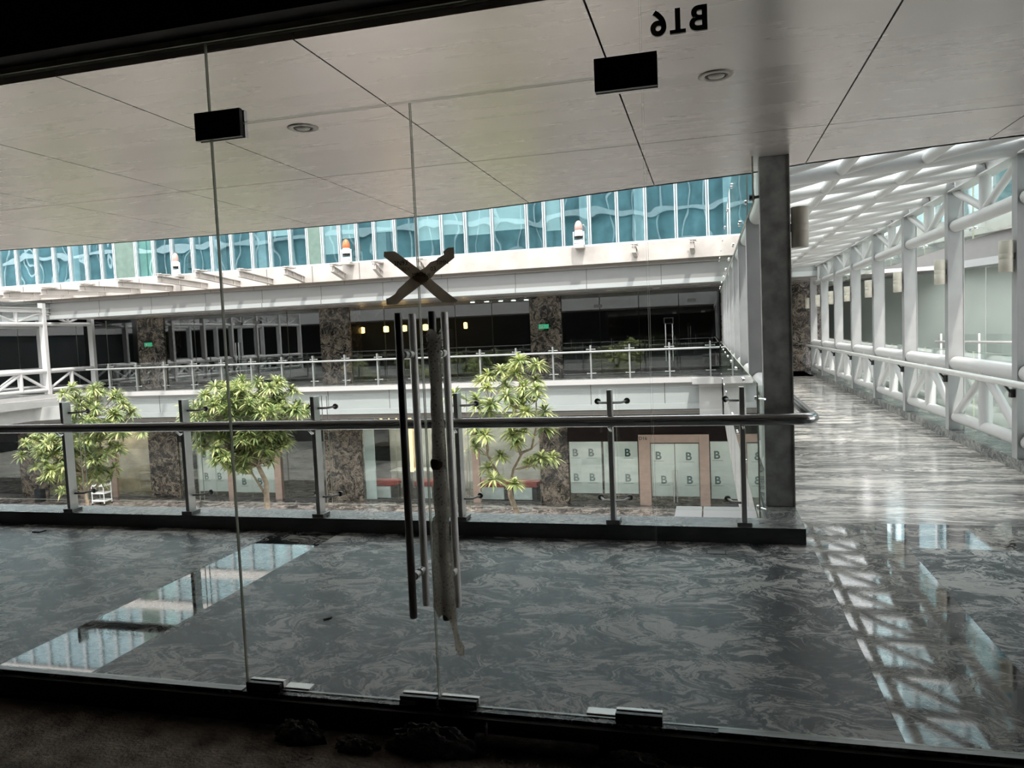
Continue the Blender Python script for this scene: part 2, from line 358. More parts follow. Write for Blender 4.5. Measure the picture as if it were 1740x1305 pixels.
# --- curb under the guard railing and along both sides of the bridge
def curb(name, x0, y0, x1, y1, z1=.11, z0=-.10):
    return struct(name, MB().box(x0, y0, z0, x1, y1, z1, [1, 0, 1, 1, 1, 1]), ['curb_top', 'curb_face'])
curb('trim_1', -45, 5.361, .606, 5.64)
curb('trim_2', .39, 5.641, .606, 23.2)
struct('trim_3', MB().box(2.831, 5.995, -.10, 3.12, 23.2, .11), M['curb_top'])
# --- slab edges below the corridor and bridge
struct('trim_4', MB().box(-45, 2.9, -1.0, .37, 5.62, -.101), 'fascia')
struct('trim_5', MB().box(.372, 5.641, -1.15, .389, 23.2, .05).box(.39, 5.7, -1.15, 3.12, 23.2, -.101).box(3.121, 5.7, -1.15, 3.15, 23.2, .05), 'fascia')
mb = MB()
for i in range(9): mb.box(.3700, 6.3 + i * 2.13, -1.15, .3716, 6.312 + i * 2.13, .05)
struct('trim_6', mb, 'gap')
led = thing('cladding_ledge', (0, 6.2, -.05), 'short flat white metal ledge beside the bridge, just beyond the railing corner', 'ledge', 'corner ledges')
MB().bbox(-.30, 5.66, -.12, -.085, 6.5, -.01, .004).build('panel', 'fascia', led)
MB().bbox(-.075, 5.66, -.12, .332, 6.5, -.01, .004).build('panel', 'fascia', led)
# --- ceiling of the corridor: rows of brushed panels, free edge curving over the atrium
edge = [(-45, 5.8), (-14, 6.9), (-10, 7.08), (-8, 7.20), (-6.5, 7.35), (-5.2, 7.42), (-3.7, 7.42), (-2.4, 7.30), (-1.7, 7.15), (-.6, 6.85), (.35, 6.64), (.77, 6.45), (1.3, 6.32), (2.12, 6.16), (6.5, 6.0)]
def ey(x):
    for (a, b), (c, d) in zip(edge, edge[1:]):
        if a <= x <= c: return b + (d - b) * (x - a) / (c - a)
    return edge[0][1] if x < edge[0][0] else edge[-1][1]
mb = MB(); jx = [-.42 + 1.188 * k for k in range(-38, 7)]; w = .0045
for a, b in zip(jx, jx[1:]):
    if b < -44.8 or a > 6.4: continue
    for k, (y0, y1) in enumerate([(2.86, 5.24), (5.24, None)]):
        xs_ = [a + w] + [e[0] for e in edge if a + w < e[0] < b - w] + [b - w]
        top = [(x, (y1 - w) if y1 else ey(x)) for x in xs_]
        mb.prismz([(a + w, y0 + w), (b - w, y0 + w)] + top[::-1], CZ, CZ + .03)
struct('ceiling', mb, 'ceil')
mb = MB(); n_ = len(edge)
mb.prismz([(-45, 2.85), (6.5, 2.85)] + [(x, y - .02) for x, y in edge[::-1]], CZ + .031, CZ + .3)
struct('ceiling', mb, 'gap')
# our own building above the corridor (mirrored in the far glass, shades the corridor)
mb = MB()
for (a, b), (c, d) in zip(edge, edge[1:]):
    mb.add([(a, b + .002, CZ), (c, d + .002, CZ), (c, d + .002, 3.9), (a, b + .002, 3.9), (a, b - .05, CZ), (c, d - .05, CZ), (c, d - .05, 3.9), (a, b - .05, 3.9)],
           [(0, 1, 2, 3), (7, 6, 5, 4), (0, 4, 5, 1), (3, 2, 6, 7), (0, 3, 7, 4), (1, 5, 6, 2)])
struct('wall_front', mb, 'fascia')
mb = MB().box(-45, -3.2, 3.9, 20, 5.2, 9.5)
own = struct('wall_front', mb, 'cwback')
mb = MB()
for k in range(55): mb.box(-45 + k * 1.188, 5.2, 3.9, -44.92 + k * 1.188, 5.32, 9.5)
for z in (3.9, 5.6, 7.3, 9.0): mb.box(-45, 5.2, z, 20, 5.40, z + .25)
struct('wall_front', mb, 'mull')
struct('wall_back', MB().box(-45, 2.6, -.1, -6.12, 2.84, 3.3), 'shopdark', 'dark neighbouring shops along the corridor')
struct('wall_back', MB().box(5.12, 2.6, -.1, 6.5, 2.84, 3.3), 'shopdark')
# --- dark unfinished shop the camera stands in
struct('floor', MB().box(-6, -3, -.25, 5, 2.83, -.12), 'dirt', 'dirty unfinished floor')
struct('wall_left', MB().box(-6.1, -3, -.25, -6, 2.84, 3.3), 'roomwall')
struct('wall_right', MB().box(5, -3, -.25, 5.1, 2.84, 3.3), 'roomwall')
struct('wall_back', MB().box(-6, -3.1, -.25, 5, -3, 3.3), 'roomwall')
struct('ceiling', MB().box(-6.1, -3.1, 3.3, 5.1, 2.86, 3.4), 'roomwall', 'dark unlit shop ceiling')
struct('wall_front', MB().box(-6, 2.72, 2.795, 5, 2.858, 3.3), 'header', 'black header above the glass')
struct('trim_7', MB().box(-6, 2.822, 2.768, 5, 2.858, 2.794), 'olive', 'thin olive grey channel holding the glass')
struct('trim_8', MB().box(-6, 2.768, -.119, 5, 2.799, -.012, 0), 'header', 'black floor edge under the glass')
struct('trim_9', MB().box(-6, 2.80, -.001, -2.01, 2.828, .004).box(.0, 2.80, -.001, 5, 2.828, .004), 'steel_d', 'thin metal strip along the glass foot')
# --- atrium floor and enclosing ground
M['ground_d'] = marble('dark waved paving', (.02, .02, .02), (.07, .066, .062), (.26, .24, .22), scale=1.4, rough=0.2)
struct('floor', MB().box(-45, 2.9, -4.15, 20, 20.5, -4.05), 'ground', 'unseen atrium floor, paled to bounce light')  # unseen stretch of floor, coloured pale to bounce light onto the ceiling
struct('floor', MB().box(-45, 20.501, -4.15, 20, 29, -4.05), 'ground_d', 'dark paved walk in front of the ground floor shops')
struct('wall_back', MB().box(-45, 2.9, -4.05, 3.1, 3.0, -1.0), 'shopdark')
# --- far building across the atrium
X0, X1 = -39.6, 3.2
struct('trim_10', MB().box(X0, 21.9, -.04, .10, 22.6, .11, [1, 0, 1, 1, 1, 1]), ['curb_top', 'fascia'], 'stone curb of the far gallery')
struct('floor', MB().box(X0, 22.6, -.2, 14, 28, 0), 'floor', 'far gallery floor')
struct('trim_11', MB().box(X0, 22.05, -.64, .3, 22.6, -.041).box(X0, 21.98, -.80, .3, 22.6, -.641), 'fascialt', 'slab face of the far gallery')
struct('trim_12', MB().box(X0, 22.15, -.97, .3, 24, -.84), 'beige')
struct('trim_13', MB().box(X0, 22.10, -.839, .3, 24, -.801), 'gap')
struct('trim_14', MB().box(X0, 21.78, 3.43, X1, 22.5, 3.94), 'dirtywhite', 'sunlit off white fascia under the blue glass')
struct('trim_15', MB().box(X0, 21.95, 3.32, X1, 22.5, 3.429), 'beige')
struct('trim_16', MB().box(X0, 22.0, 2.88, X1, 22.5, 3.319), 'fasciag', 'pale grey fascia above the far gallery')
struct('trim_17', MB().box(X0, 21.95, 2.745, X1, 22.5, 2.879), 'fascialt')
mb = MB()
for k in range(20):
    mb.box(X0 + k * 2.13, 21.997, 2.88, X0 + k * 2.13 + .02, 22.0, 3.32)
    mb.box(X0 + k * 2.13, 21.947, 2.745, X0 + k * 2.13 + .02, 21.95, 2.88)
    mb.box(X0 + k * 1.62, 21.777, 3.43, X0 + k * 1.62 + .02, 21.78, 3.94)
    mb.box(X0 + k * 1.62 + 1, 21.947, 3.32, X0 + k * 1.62 + 1.02, 21.95, 3.43)
    if X0 + k * 2.13 < .1: mb.box(X0 + k * 2.13, 22.047, -.64, X0 + k * 2.13 + .02, 22.05, -.04)
struct('trim_18', mb, 'gap')
struct('ceiling', MB().box(-22.3, 22.51, 2.746, 14, 27.89, 2.85), 'ceil', 'far gallery ceiling')
struct('ceiling', MB().box(X0, 22.51, 3.4, -22.31, 27.89, 3.5), 'ceil')
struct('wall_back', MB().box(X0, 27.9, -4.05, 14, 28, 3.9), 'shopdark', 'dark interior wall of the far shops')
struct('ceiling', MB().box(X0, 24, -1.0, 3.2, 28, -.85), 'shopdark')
struct('wall_back', MB().box(X0, 23.0, 3.94, X1, 23.1, 16), 'cwback')
struct('floor', MB().box(X0, 21.9, 3.941, X1, 23.0, 3.96), 'dirtywhite')
# side closures of the atrium
struct('wall_left', MB().box(-40, 2.9, -4.05, -39.8, 28, 2.7), 'shopdark')
struct('wall_left', MB().box(-40, 2.9, 2.71, -39.7, 28, 4.0), 'fascia')

# ================================================================== SHOPFRONT
def pane(x0, z0, x1, z1, name, parent=None, y0=2.834, y1=2.846):
    mb = MB().box(x0, y0, z0, x1, y1, z1, [1, 1, 0, 1, 0, 1])
    return mb.build(name, ['fglass', 'fedge'], parent)
XL, XC, XR = -2.004, -1.107, -.209
tag(pane(-5.98, .002, XL - .003, 2.768, 'window_1'), 'clear fixed glass pane left of the double doors', kind='structure')
tag(pane(XL + .003, 2.428, XR - .003, 2.768, 'window_2'), 'clear fixed transom pane above the double doors', kind='structure')
tag(pane(XR + .003, .002, 4.98, 2.768, 'window_3'), 'clear fixed glass pane right of the double doors', kind='structure')
def door(idx, x0, x1, hx, lab, hinge_x, bot):
    t = thing('door_%d' % idx, ((x0 + x1) / 2, 2.84, 0), lab, None, None, 'structure')
    pane(x0, .004, x1, 2.422, 'glass_leaf', t)
    for y, s in ((2.768, -1), (2.912, 1)):
        MB().tube([(hx, y, .385), (hx, y, .392), (hx, y, 1.598), (hx, y, 1.605)], .0155, 20, rs=[.0135, .0155, .0155, .0135]).build('pull_bar', 'bar' if s > 0 else 'steel_d', t)  # corridor light and room shade set by colour: outer bar paler, inner darker
    for z in (.545, 1.44):
        MB().tube([(hx, 2.774, z), (hx, 2.906, z)], .010, 12).lathe((hx, 2.80, z), [(.016, 0), (.016, .03)], 16, axis='y').lathe((hx, 2.85, z), [(.016, 0), (.016, .03)], 16, axis='y').build('standoff', 'steel', t)
    return t
d1 = door(1, XL + .003, XC - .003, -1.172, 'left leaf of the glass double door, bare steel pull bars', XL, 1)
d2 = door(2, XC + .003, XR - .003, -1.032, 'right leaf of the glass double door, pull bar in bubble wrap', XR, 1)
def fitting(x0, z0, x1, z1, lab, cut=True):
    t = thing('patch_fitting', ((x0 + x1) / 2, 2.84, z0), lab, 'door fitting', 'glass door patch fittings')
    MB().bbox(x0, 2.812, z0, x1, 2.833, z1, .002).build('inner_plate', 'black', t)  # backlit shade put into the colour: inner plate black, outer one steel
    MB().bbox(x0, 2.847, z0, x1, 2.868, z1, .002).build('outer_plate', 'steel', t)
    return t
fitting(-2.062, 2.368, -1.845, 2.482, 'backlit dark hinge fitting at the top left corner of the double door')
fitting(-.378, 2.368, -.152, 2.486, 'backlit dark hinge fitting at the top right corner, below the number letters')
fitting(-1.995, -.03, -1.83, .036, 'small dark floor hinge fitting at the foot of the left door edge')
fitting(-.382, -.035, -.205, .036, 'small dark floor hinge fitting at the foot of the right door edge')
for x0, x1, lab in ((-1.272, -1.112, 'left half of the dark lock fitting at the doors\' meeting foot'), (-1.102, -.940, 'right half of the dark lock fitting at the doors\' meeting foot')):
    t = fitting(x0, -.035, x1, .033, lab)
    MB().bbox(x0 + (.0 if x0 < -1.2 else .09), 2.806, -.015, x0 + (.07 if x0 < -1.2 else .155), 2.812, .018, .001).build('lock_plate', 'steel_d', t)
for x, lab in ((-1.83, 'left'), (-.50, 'right')):
    mb = MB().bbox(x, 2.850, -.001, x + .12, 2.90, .009, .001)
    tag(mb.build('floor_plate', 'steel'), 'flat steel floor closer plate outside the %s door foot' % lab, 'floor plate', 'door closer plates')
# bubble wrap on the right inner bar
random.seed(4)
t = thing('bubble_wrap', (-1.032, 2.768, .4), 'dirty bubble wrap wound round the right inner pull bar, tail hanging down', 'wrapping')
n = 28; rings = []; mb = MB(); zs_ = []
prof = [(.40, .030, .020), (.43, .044, .026), (.50, .046, .028), (.62, .042, .026), (.75, .034, .024), (.9, .030, .024), (1.1, .026, .023), (1.3, .024, .022), (1.44, .025, .024), (1.50, .028, .026), (1.525, .029, .027)]
def lerp(z):
    for (a, r1, r2), (b, q1, q2) in zip(prof, prof[1:]):
        if a <= z <= b: k = (z - a) / (b - a); return r1 + (q1 - r1) * k, r2 + (q2 - r2) * k
    return prof[-1][1:]
K = 90; vs = []
for i in range(K):
    z = .40 + 1.125 * i / (K - 1); ra, rb = lerp(z)
    for j in range(n):
        a = 2 * PI * j / n
        q = 1 + .16 * noise.noise(Vector((math.cos(a) * 1.5, math.sin(a) * 1.5, z * 14))) + .05 * noise.noise(Vector((math.cos(a) * 4, math.sin(a) * 4, z * 60)))
        vs.append((-1.032 + (.004 if z > .8 else -.006) + ra * q * math.cos(a), 2.768 + rb * q * math.sin(a), z + .012 * math.sin(3 * a) * (1 if i in (0, K - 1) else 0)))
mb.add(vs, [[i * n + j, i * n + (j + 1) % n, (i + 1) * n + (j + 1) % n, (i + 1) * n + j] for i in range(K - 1) for j in range(n)], 0, True)
mb.build('wound_sheet', 'wrap', t)
mb = MB()
tail = [(-1.015, 2.77, .46), (-1.008, 2.77, .40), (-1.0, 2.772, .34), (-.992, 2.772, .30), (-.985, 2.775, .27), (-.978, 2.776, .24)]
mb.tube(tail, .01, 14, rs=[.022, .018, .010, .012, .019, .010]); mb.build('hanging_tail', 'wrap', t)
mb = MB(); mb.tube([(-1.062, 2.775, .50), (-1.075, 2.78, .45), (-1.09, 2.785, .425)], .01, 8, rs=[.018, .014, .004]); mb.build('torn_flap', 'wrap', t)
mb = MB()
for i in range(26):
    a = random.random() * 2 * PI; z = random.uniform(1.44, 1.53); r = .030
    mb.tube([(-1.032 + r * .7 * math.cos(a), 2.768 + r * .7 * math.sin(a), z), (-1.032 + r * 1.4 * math.cos(a), 2.768 + r * 1.1 * math.sin(a), z + random.uniform(-.012, .012))], .0018, 5)
mb.build('frayed_tape_band', 'tape', t)
MB().lathe((-1.035, 2.768, 1.01), [(.026, -.02), (.030, -.01), (.031, .01), (.026, .02)], 18).build('tape_band', 'tape', t)
# taped cross
A = [(-1.245, 1.854), (-1.198, 1.852), (-1.098, 1.774), (-1.052, 1.734), (-0.993, 1.682), (-0.952, 1.649), (-0.945, 1.645), (-0.954, 1.636), (-.975, 1.637), (-1.008, 1.64), (-1.016, 1.648), (-1.028, 1.66), (-1.03, 1.668), (-1.048, 1.673), (-1.087, 1.711), (-1.139, 1.744), (-1.247, 1.834)]
B = [(-0.974, 1.851), (-0.95, 1.85), (-0.95, 1.81), (-1.031, 1.757), (-1.052, 1.736), (-1.1, 1.709), (-1.149, 1.678), (-1.166, 1.668), (-1.199, 1.643), (-1.246, 1.643), (-1.246, 1.667), (-1.232, 1.67), (-1.207, 1.683), (-1.191, 1.703), (-1.141, 1.74), (-1.094, 1.771), (-1.077, 1.778), (-1.05, 1.8), (-1.024, 1.806), (-1.019, 1.813), (-0.992, 1.825), (-0.996, 1.836)]
t = thing('tape_cross', (-1.1, 2.83, 1.74), 'brown printed tape stuck as a large torn X across both doors', 'tape')
def flat(poly, y):
    bm = bmesh.new(); bm.faces.new([bm.verts.new((x, y, z)) for x, z in poly]); bmesh.ops.triangulate(bm, faces=bm.faces[:]); bm.verts.index_update()
    mb = MB().add([v.co.copy() for v in bm.verts], [[v.index for v in f_.verts] for f_ in bm.faces]); bm.free(); return mb
flat(A, 2.8322).build('tape_strip', 'tape', t)
flat(B, 2.8312).build('tape_strip', 'tape', t)
for body, x, z, sz, mt in (('2N93', -1.205, 1.795, .026, 'tape_ink'), ('MACH', -1.130, 1.748, .020, 'tape_ink'), ('INE', -1.082, 1.742, .020, 'tape_ink'), ('03', -1.052, 1.765, .024, 'tape_ink'), ('TIMN', -1.028, 1.788, .022, 'tape_ink'), ('BEX', -1.172, 1.772, .020, 'tape_red')):
    text_mb(body, sz, .0004, x, 2.8308 if x > -1.14 else 2.8308, z).build('print', mt, t)
t = thing('clear_tape', (-1.25, 2.83, 1.6), 'crumpled clear tape remnants hanging below the taped cross', 'tape')
for (x, z, dx, dz) in ((-1.246, 1.645, -.055, -.045), (-1.24, 1.64, -.03, -.06), (-1.295, 1.605, .05, .035), (-.96, 1.64, .05, -.03), (-.95, 1.638, .03, .01), (-.915, 1.612, .02, .03)):
    mb = MB().add([(x, 2.832, z), (x + .012, 2.827, z + .004), (x + dx + .014, 2.824, z + dz), (x + dx, 2.831, z + dz - .006)], [(0, 1, 2, 3)])
    mb.build('strip', 'rglass', t)
# number letters on the outside of the right pane, so mirrored from inside
t = thing('door_number', (-.07, 2.85, 2.55), 'black raised characters B16 on the glass, mirrored from inside', 'sign')
for ch, x in (('B', .030), ('1', -.048), ('6', -.116)):
    c_ = text_mb(ch, .118, .010, x, 2.853, 2.552, mirror=True, bold=.0035)
    if ch == '1': c_.box(-.106, 2.848, 2.549, -.050, 2.858, 2.562)
    c_.build('character', 'black', t)
# ================================================================== DEBRIS ON THE INNER FLOOR
def lump(name, c, sx, sy, sz, seed, mat, label, cat, grp=None, sub=56):
    vs = []; n1, n2 = sub, sub // 2
    for i in range(n2 + 1):
        th = PI * i / n2
        for j in range(n1):
            ph = 2 * PI * j / n1; d = Vector((math.sin(th) * math.cos(ph), math.sin(th) * math.sin(ph), math.cos(th)))
            q = 1 + .30 * noise.noise(d * 2.2 + Vector((seed, 0, 0))) + .20 * noise.noise(d * 5 + Vector((0, seed, 0))) + .12 * noise.noise(d * 13 + Vector((0, 0, seed)))
            vs.append((c[0] + d.x * sx * q, c[1] + d.y * sy * q, c[2] + max(-.5, d.z) * sz * q))
    fs = [[i * n1 + j, i * n1 + (j + 1) % n1, (i + 1) * n1 + (j + 1) % n1, (i + 1) * n1 + j] for i in range(n2) for j in range(n1)]
    o = MB().add(vs, fs, 0, True).build(name, mat, loc=(c[0], c[1], c[2])); return tag(o, label, cat, grp)
lump('rubble_lump', (-1.10, 2.685, -.10), .17, .055, .085, 3.1, 'black_mess', 'long black crusted lump under the doors\' meeting foot', 'rubble', 'rubble along the glass foot')
lump('rubble_lump', (-1.66, 2.68, -.11), .105, .05, .065, 7.7, 'black_mess', 'broken crusted lump right of the left floor hinge', 'rubble', 'rubble along the glass foot')
lump('rubble_lump', (-1.40, 2.66, -.112), .085, .045, .036, 9.2, 'black_mess', 'low black clod between the two bigger lumps', 'rubble', 'rubble along the glass foot')
lump('rubble_lump', (-.30, 2.71, -.11), .11, .04, .05, 5.5, 'black_mess', 'dark clod below the right floor hinge', 'rubble', 'rubble along the glass foot')
tag(MB().tube([(-.92, 2.725, -.075), (-.7, 2.73, -.08), (-.55, 2.735, -.08), (-.44, 2.74, -.085)], .028, 14).build('hose', 'black_mess'), 'black plastic hose lying along the foot of the right door', 'hose')
tag(MB().tube([(-.885, 2.76, -.02), (-.878, 2.735, -.03), (-.875, 2.71, -.06), (-.88, 2.70, -.10)], .006, 8).build('cable', 'black_mess'), 'thin black cable bent over the floor edge by the lock fitting', 'cable')
random.seed(11)
butts = [(-.865, 2.70), (-.80, 2.67), (-.77, 2.67), (-.70, 2.66), (-.66, 2.66), (-.565, 2.64), (-.64, 2.59), (-.78, 2.60), (-.83, 2.56), (-.79, 2.53)]
b0 = None
for i, (x, y) in enumerate(butts):
    if b0 is None:
        b0 = tag(MB().tube([(-.014, 0, 0), (.006, 0, 0)], .004, 8).tube([(.006, 0, 0), (.014, 0, 0)], .0041, 8, mi=1).build('cigarette_butt', ['butt', 'wood']), 'cigarette butt on the dirty floor inside the right door', 'cigarette butt', 'cigarette butts'); o = b0
    else: o = b0.copy(); COL.objects.link(o)
    o.location = (x, y, -.1155); o.rotation_euler = (0, 0, random.random() * 3.1)
o = b0.copy(); COL.objects.link(o); o.location = (-1.55, 2.55, -.1155); o.rotation_euler = (0, 0, .7); o['label'] = 'single cigarette butt on the dirty floor below the left door'; del o['group']

# ================================================================== CORRIDOR DETAILS
def downlight(x, y, lab):
    t = thing('downlight', (x, y, CZ), lab, 'ceiling light', 'round downlights in the corridor ceiling')
    MB().lathe((x, y, CZ), [(.088, .001), (.088, -.003), (.080, -.007), (.060, -.007), (.055, -.001)], 36).build('trim_ring', 'lens', t)
    MB().lathe((x, y, CZ), [(.055, .0), (.052, -.006), (.044, -.006), (.043, 0)], 32).build('dark_ring', 'gap', t)
    MB().lathe((x, y, CZ), [(.042, -.001), (.038, -.008), (.0, -.010)], 28).build('lens', 'lens', t)
downlight(-2.225, 4.013, 'round recessed downlight left of centre, right of the left hinge fitting')
downlight(.07, 3.988, 'round recessed downlight on the right, below the number letters')
tag(MB().bbox(-.05, 5.08, -.001, .08, 5.17, .003, .001).box(-.04, 5.09, .003, .07, 5.16, .0035, 1).build('floor_box', ['gap', 'steel_d']), 'small rectangular floor outlet cover by the curb', 'floor outlet')
tag(MB().bbox(-5.60, 5.10, 0, -5.52, 5.17, .012, .003).build('floor_scrap', 'black'), 'small black scrap on the floor by the left part of the curb', 'scrap')
tag(MB().tube([(-2.06, 3.62, .004), (-2.03, 3.66, .004)], .006, 6).build('floor_scrap', 'black'), 'tiny dark scrap on the floor just left of the left door', 'scrap')

# guard railing in front
t = thing('guard_railing', (-3, 5.5, .11), 'steel guard railing with clear glass panels on the curb outside the doors', 'railing')
RZ = .862; rp = [(-39, 5.32, RZ), (-20, 5.32, RZ), (-12, 5.32, RZ), (-6, 5.32, RZ), (-3, 5.32, RZ), (0, 5.32, RZ), (.56, 5.32, RZ)]
for k in range(1, 9): a = PI / 2 * k / 8; rp.append((.56 + .11 * math.sin(a), 5.43 - .11 * math.cos(a), RZ))
rp += [(.67, 6.2, RZ), (.67, 12, RZ), (.67, 23, RZ)]
MB().tube(rp, .0385, 24).build('handrail', 'rail', t)
px_ = [.212, -.70, -1.86, -3.06, -4.28, -5.50, -6.7, -7.9]
for x in px_:
    mb = MB().bbox(x - .017, 5.40, .125, x + .017, 5.49, 1.078, .003)
    p = mb.build('post', 'post_steel', t)
    MB().bbox(x - .05, 5.385, .11, x + .05, 5.50, .125 + .012, .003).build('base_plate', 'steel_d', p)
    for z in (.982, .262):
        mb = MB()
        for s in ((-1, 1) if x < .2 else (-1,)):
            mb.tube([(x, 5.45, z), (x + s * .075, 5.50, z - .004), (x + s * .108, 5.585, z)], .009, 8)
            mb.lathe((x + s * .108, 5.575, z), [(.022, 0), (.024, .008), (.022, .016)], 14, axis='y')
        mb.build('glass_clamp', 'steel_d', p)
    MB().tube([(x, 5.41, .80), (x + .01, 5.36, .79), (x + .0, 5.325, .825)], .010, 8).build('rail_bracket', 'chrome', p)
gx = [.36] + px_[1:]
for a, b in zip(gx, gx[1:]):
    MB().box(b + .022, 5.594, .172, a - (.022 if a < .3 else 0), 5.606, 1.07, [1, 1, 0, 1, 0, 1]).build('glass_panel', ['rglass', 'paleedge'], t)

# ================================================================== STEEL BRIDGE (used for ours and the far left one)
YS = [6.08 + 2.13 * k for k in range(9)]
def column(xa, xb, yc, zt, lab, mat, grp):
    mb = MB().bbox(xa, yc - .058, .11, xb, yc + .058, zt, .004)
    mb.box(xa - .004, yc - .066, .11, xa + .004, yc + .066, zt).box(xb - .004, yc - .066, .11, xb + .004, yc + .066, zt)
    o = mb.build('bridge_column', mat, loc=((xa + xb) / 2, yc, .11)); return tag(o, lab, 'column', grp)
def lower_truss(xc, y0, y1, lab, grp):
    ym = (y0 + y1) / 2
    t = thing('parapet_truss', (xc, ym, .2), lab, 'truss', grp)
    MB().tube([(xc, y0, .93), (xc, y1, .93)], .082, 18).build('top_tube', 'white', t)
    MB().tube([(xc, y0, .27), (xc, y1, .27)], .065, 18).build('bottom_tube', 'white', t)
    MB().tube([(xc, ym, .27), (xc, ym, .93)], .068, 16).build('post', 'white', t)
    for ye in (y0, y1): MB().tube([(xc, ye, .30), (xc, ym, .86)], .045, 12).build('brace', 'white', t)
    return t
def upper_truss(xc, y0, y1, lab, grp):
    ym = (y0 + y1) / 2
    t = thing('eaves_truss', (xc, ym, 2.6), lab, 'truss', grp)
    MB().tube([(xc, y0, 2.58), (xc, y1, 2.58)], .072, 18).build('lower_tube', 'white', t)
    MB().box(xc - .09, y0, 2.985, xc + .09, y1, 3.0).box(xc - .006, y0, 3.0, xc + .006, y1, 3.13).box(xc - .09, y0, 3.13, xc + .09, y1, 3.145).build('eaves_beam', 'white', t)
    MB().tube([(xc, ym, 2.58), (xc, ym, 2.985)], .060, 16).build('post', 'white', t)
    for ye in (y0, y1): MB().tube([(xc, ye, 2.98), (xc, ym, 2.64)], .042, 12).build('brace', 'white', t)
    return t
def zr(x): return 3.055 - .048 * (2.84 - x)
first = {}
for side, xa, xb in (('left', .40, .605), ('right', 2.83, 3.0)):
    xc = (xa + xb) / 2; s_in = xb + .075 if side == 'left' else xa - .075
    for k, y in enumerate(YS):
        if side == 'right' and k == 0: pass
        lab = ('broad dark grey mottled steel column at the railing corner, holding up the ceiling' if (side == 'left' and k == 0)
               else 'upright flat white steel column on the %s side of the glazed bridge, %s' % (side, ORD[k]))
        column(xa, xb, y, CZ if k == 0 else 3.0, lab, 'colgrey' if k == 0 else 'whitecol', 'columns along the %s side of the bridge' % side)
        if k == 0 and side == 'right': continue
        if k > 0 or side == 'left':
            lz = 2.21 if side == 'left' else 2.045
            t = thing('wall_lamp', (s_in, y, lz - .15), 'cream cylindrical wall lamp on the %s bridge columns, %s' % (side, ORD[k]), 'wall lamp', 'cylindrical lamps on the bridge columns')
            if (side, 'lamp') not in first or True:
                MB().lathe((s_in, y, lz), [(.058, -.15), (.062, -.148), (.062, -.03), (.0605, -.028), (.0605, -.024), (.062, -.022), (.062, .022), (.0605, .024), (.0605, .028), (.062, .03), (.062, .148), (.058, .15)], 24).build('shade', 'lamp', t)
                sg = 1 if side == 'right' else -1
                MB().bbox(min(s_in, s_in + sg * .075), y - .02, lz - .03, max(s_in, s_in + sg * .075), y + .02, lz + .03, .002).build('bracket', 'steel_d', t)
    for k in range(8):
        y0, y1 = YS[k] + .071, YS[k + 1] - .071
        lower_truss(xc, y0, y1, 'white tubular parapet truss on the bridge\'s %s side, %s bay' % (side, ORD[k]), 'parapet trusses of the bridge')
        upper_truss(xc, (6.75 if side == 'left' else 6.25) if k == 0 else y0, min(y1, 22.45), 'white tubular eaves truss on the bridge\'s %s side, %s bay' % (side, ORD[k]), 'eaves trusses of the bridge')
    # outer glass with point fixings
    xo = .345 if side == 'left' else 3.12
    for k in range(8):
        y0, y1 = (YS[k] - .14 if k == 0 else YS[k] + .01), YS[k + 1] - .01
        for (z0, z1, nm) in ((-.02, 1.06, 'lower'), (2.42, 3.42, 'upper')):
            if nm == 'upper' and k == 0: y0 = 6.75 if side == 'left' else 6.25
            if nm == 'upper' and k == 7: y1 = 22.0
            t = thing('side_glass', (xo, (y0 + y1) / 2, z0), '%s outer glass sheet along the bridge\'s %s side, %s bay' % (nm, side, ORD[k]), 'glass panel', '%s glass sheets of the bridge' % nm)
            MB().box(xo - .006, y0, z0, xo + .006, y1, z1, [1, 1, 1, 0, 1, 0]).build('pane', ['tglass', 'paleedge' if nm == 'lower' else 'fedge'], t)
            mb = MB()
            for yy in (y0 + .08, y1 - .08):
                for zz in (z0 + .12, z1 - .12):
                    mb.lathe((xo - .018, yy, zz), [(.018, 0), (.02, .004), (.02, .032), (.018, .036)], 10, axis='x')
                    mb.tube([(xo, yy, zz), ((xa if side == 'left' else xb), yy + (.07 if yy > (y0 + y1) / 2 else -.07), zz)], .007, 6)
            mb.build('point_fixing', 'chrome', t)
    if side == 'left':
        t = thing('side_glass', (xo, 6.2, 2.42), 'short glass sheet beside the dark corner column, hanging below the ceiling', 'glass panel')
        MB().box(xo - .006, 5.94, 2.40, xo + .006, 6.58, 2.735, [1, 1, 1, 0, 1, 0]).build('pane', ['tglass', 'fedge'], t)
        MB().tube([(xo, 6.1, 2.46), (xa, 6.08, 2.46)], .012, 8).lathe((xo - .02, 6.1, 2.46), [(.022, 0), (.022, .04)], 10, axis='x').build('point_fixing', 'steel_d', t)
# bridge roof lattice
t = thing('roof_lattice', (1.7, 14, 3.0), 'white tubular steel lattice roof over the glazed bridge', 'roof frame')
px4 = [.50, 1.31, 2.07, 2.93]; ny = [YS[0] + 1.065 * k for k in range(17)]
for k, y in enumerate(ny):
    if y < 6.5: continue
    r = .082 if k % 2 == 0 else .062
    MB().tube([(.50, y, zr(.50)), (2.90, y, zr(2.90))], r, 16).build('cross_tube', 'white', t)
for k, (y0, y1) in enumerate(zip(ny[1:], ny[2:])):
    for x in (1.31, 2.07): MB().tube([(x, y0, zr(x)), (x, y1, zr(x))], .055, 12).build('purlin', 'white', t)
    for (xa, xb) in ((.50, 1.31), (1.31, 2.07), (2.07, 2.93)): MB().tube([(xa, y1, zr(xa)), (xb, y0, zr(xb))], .050, 12).build('diagonal', 'white', t)
t = thing('roof_glazing', (1.7, 14, 3.2), 'clear glass roof sheets over the white lattice of the bridge', 'roof glazing')
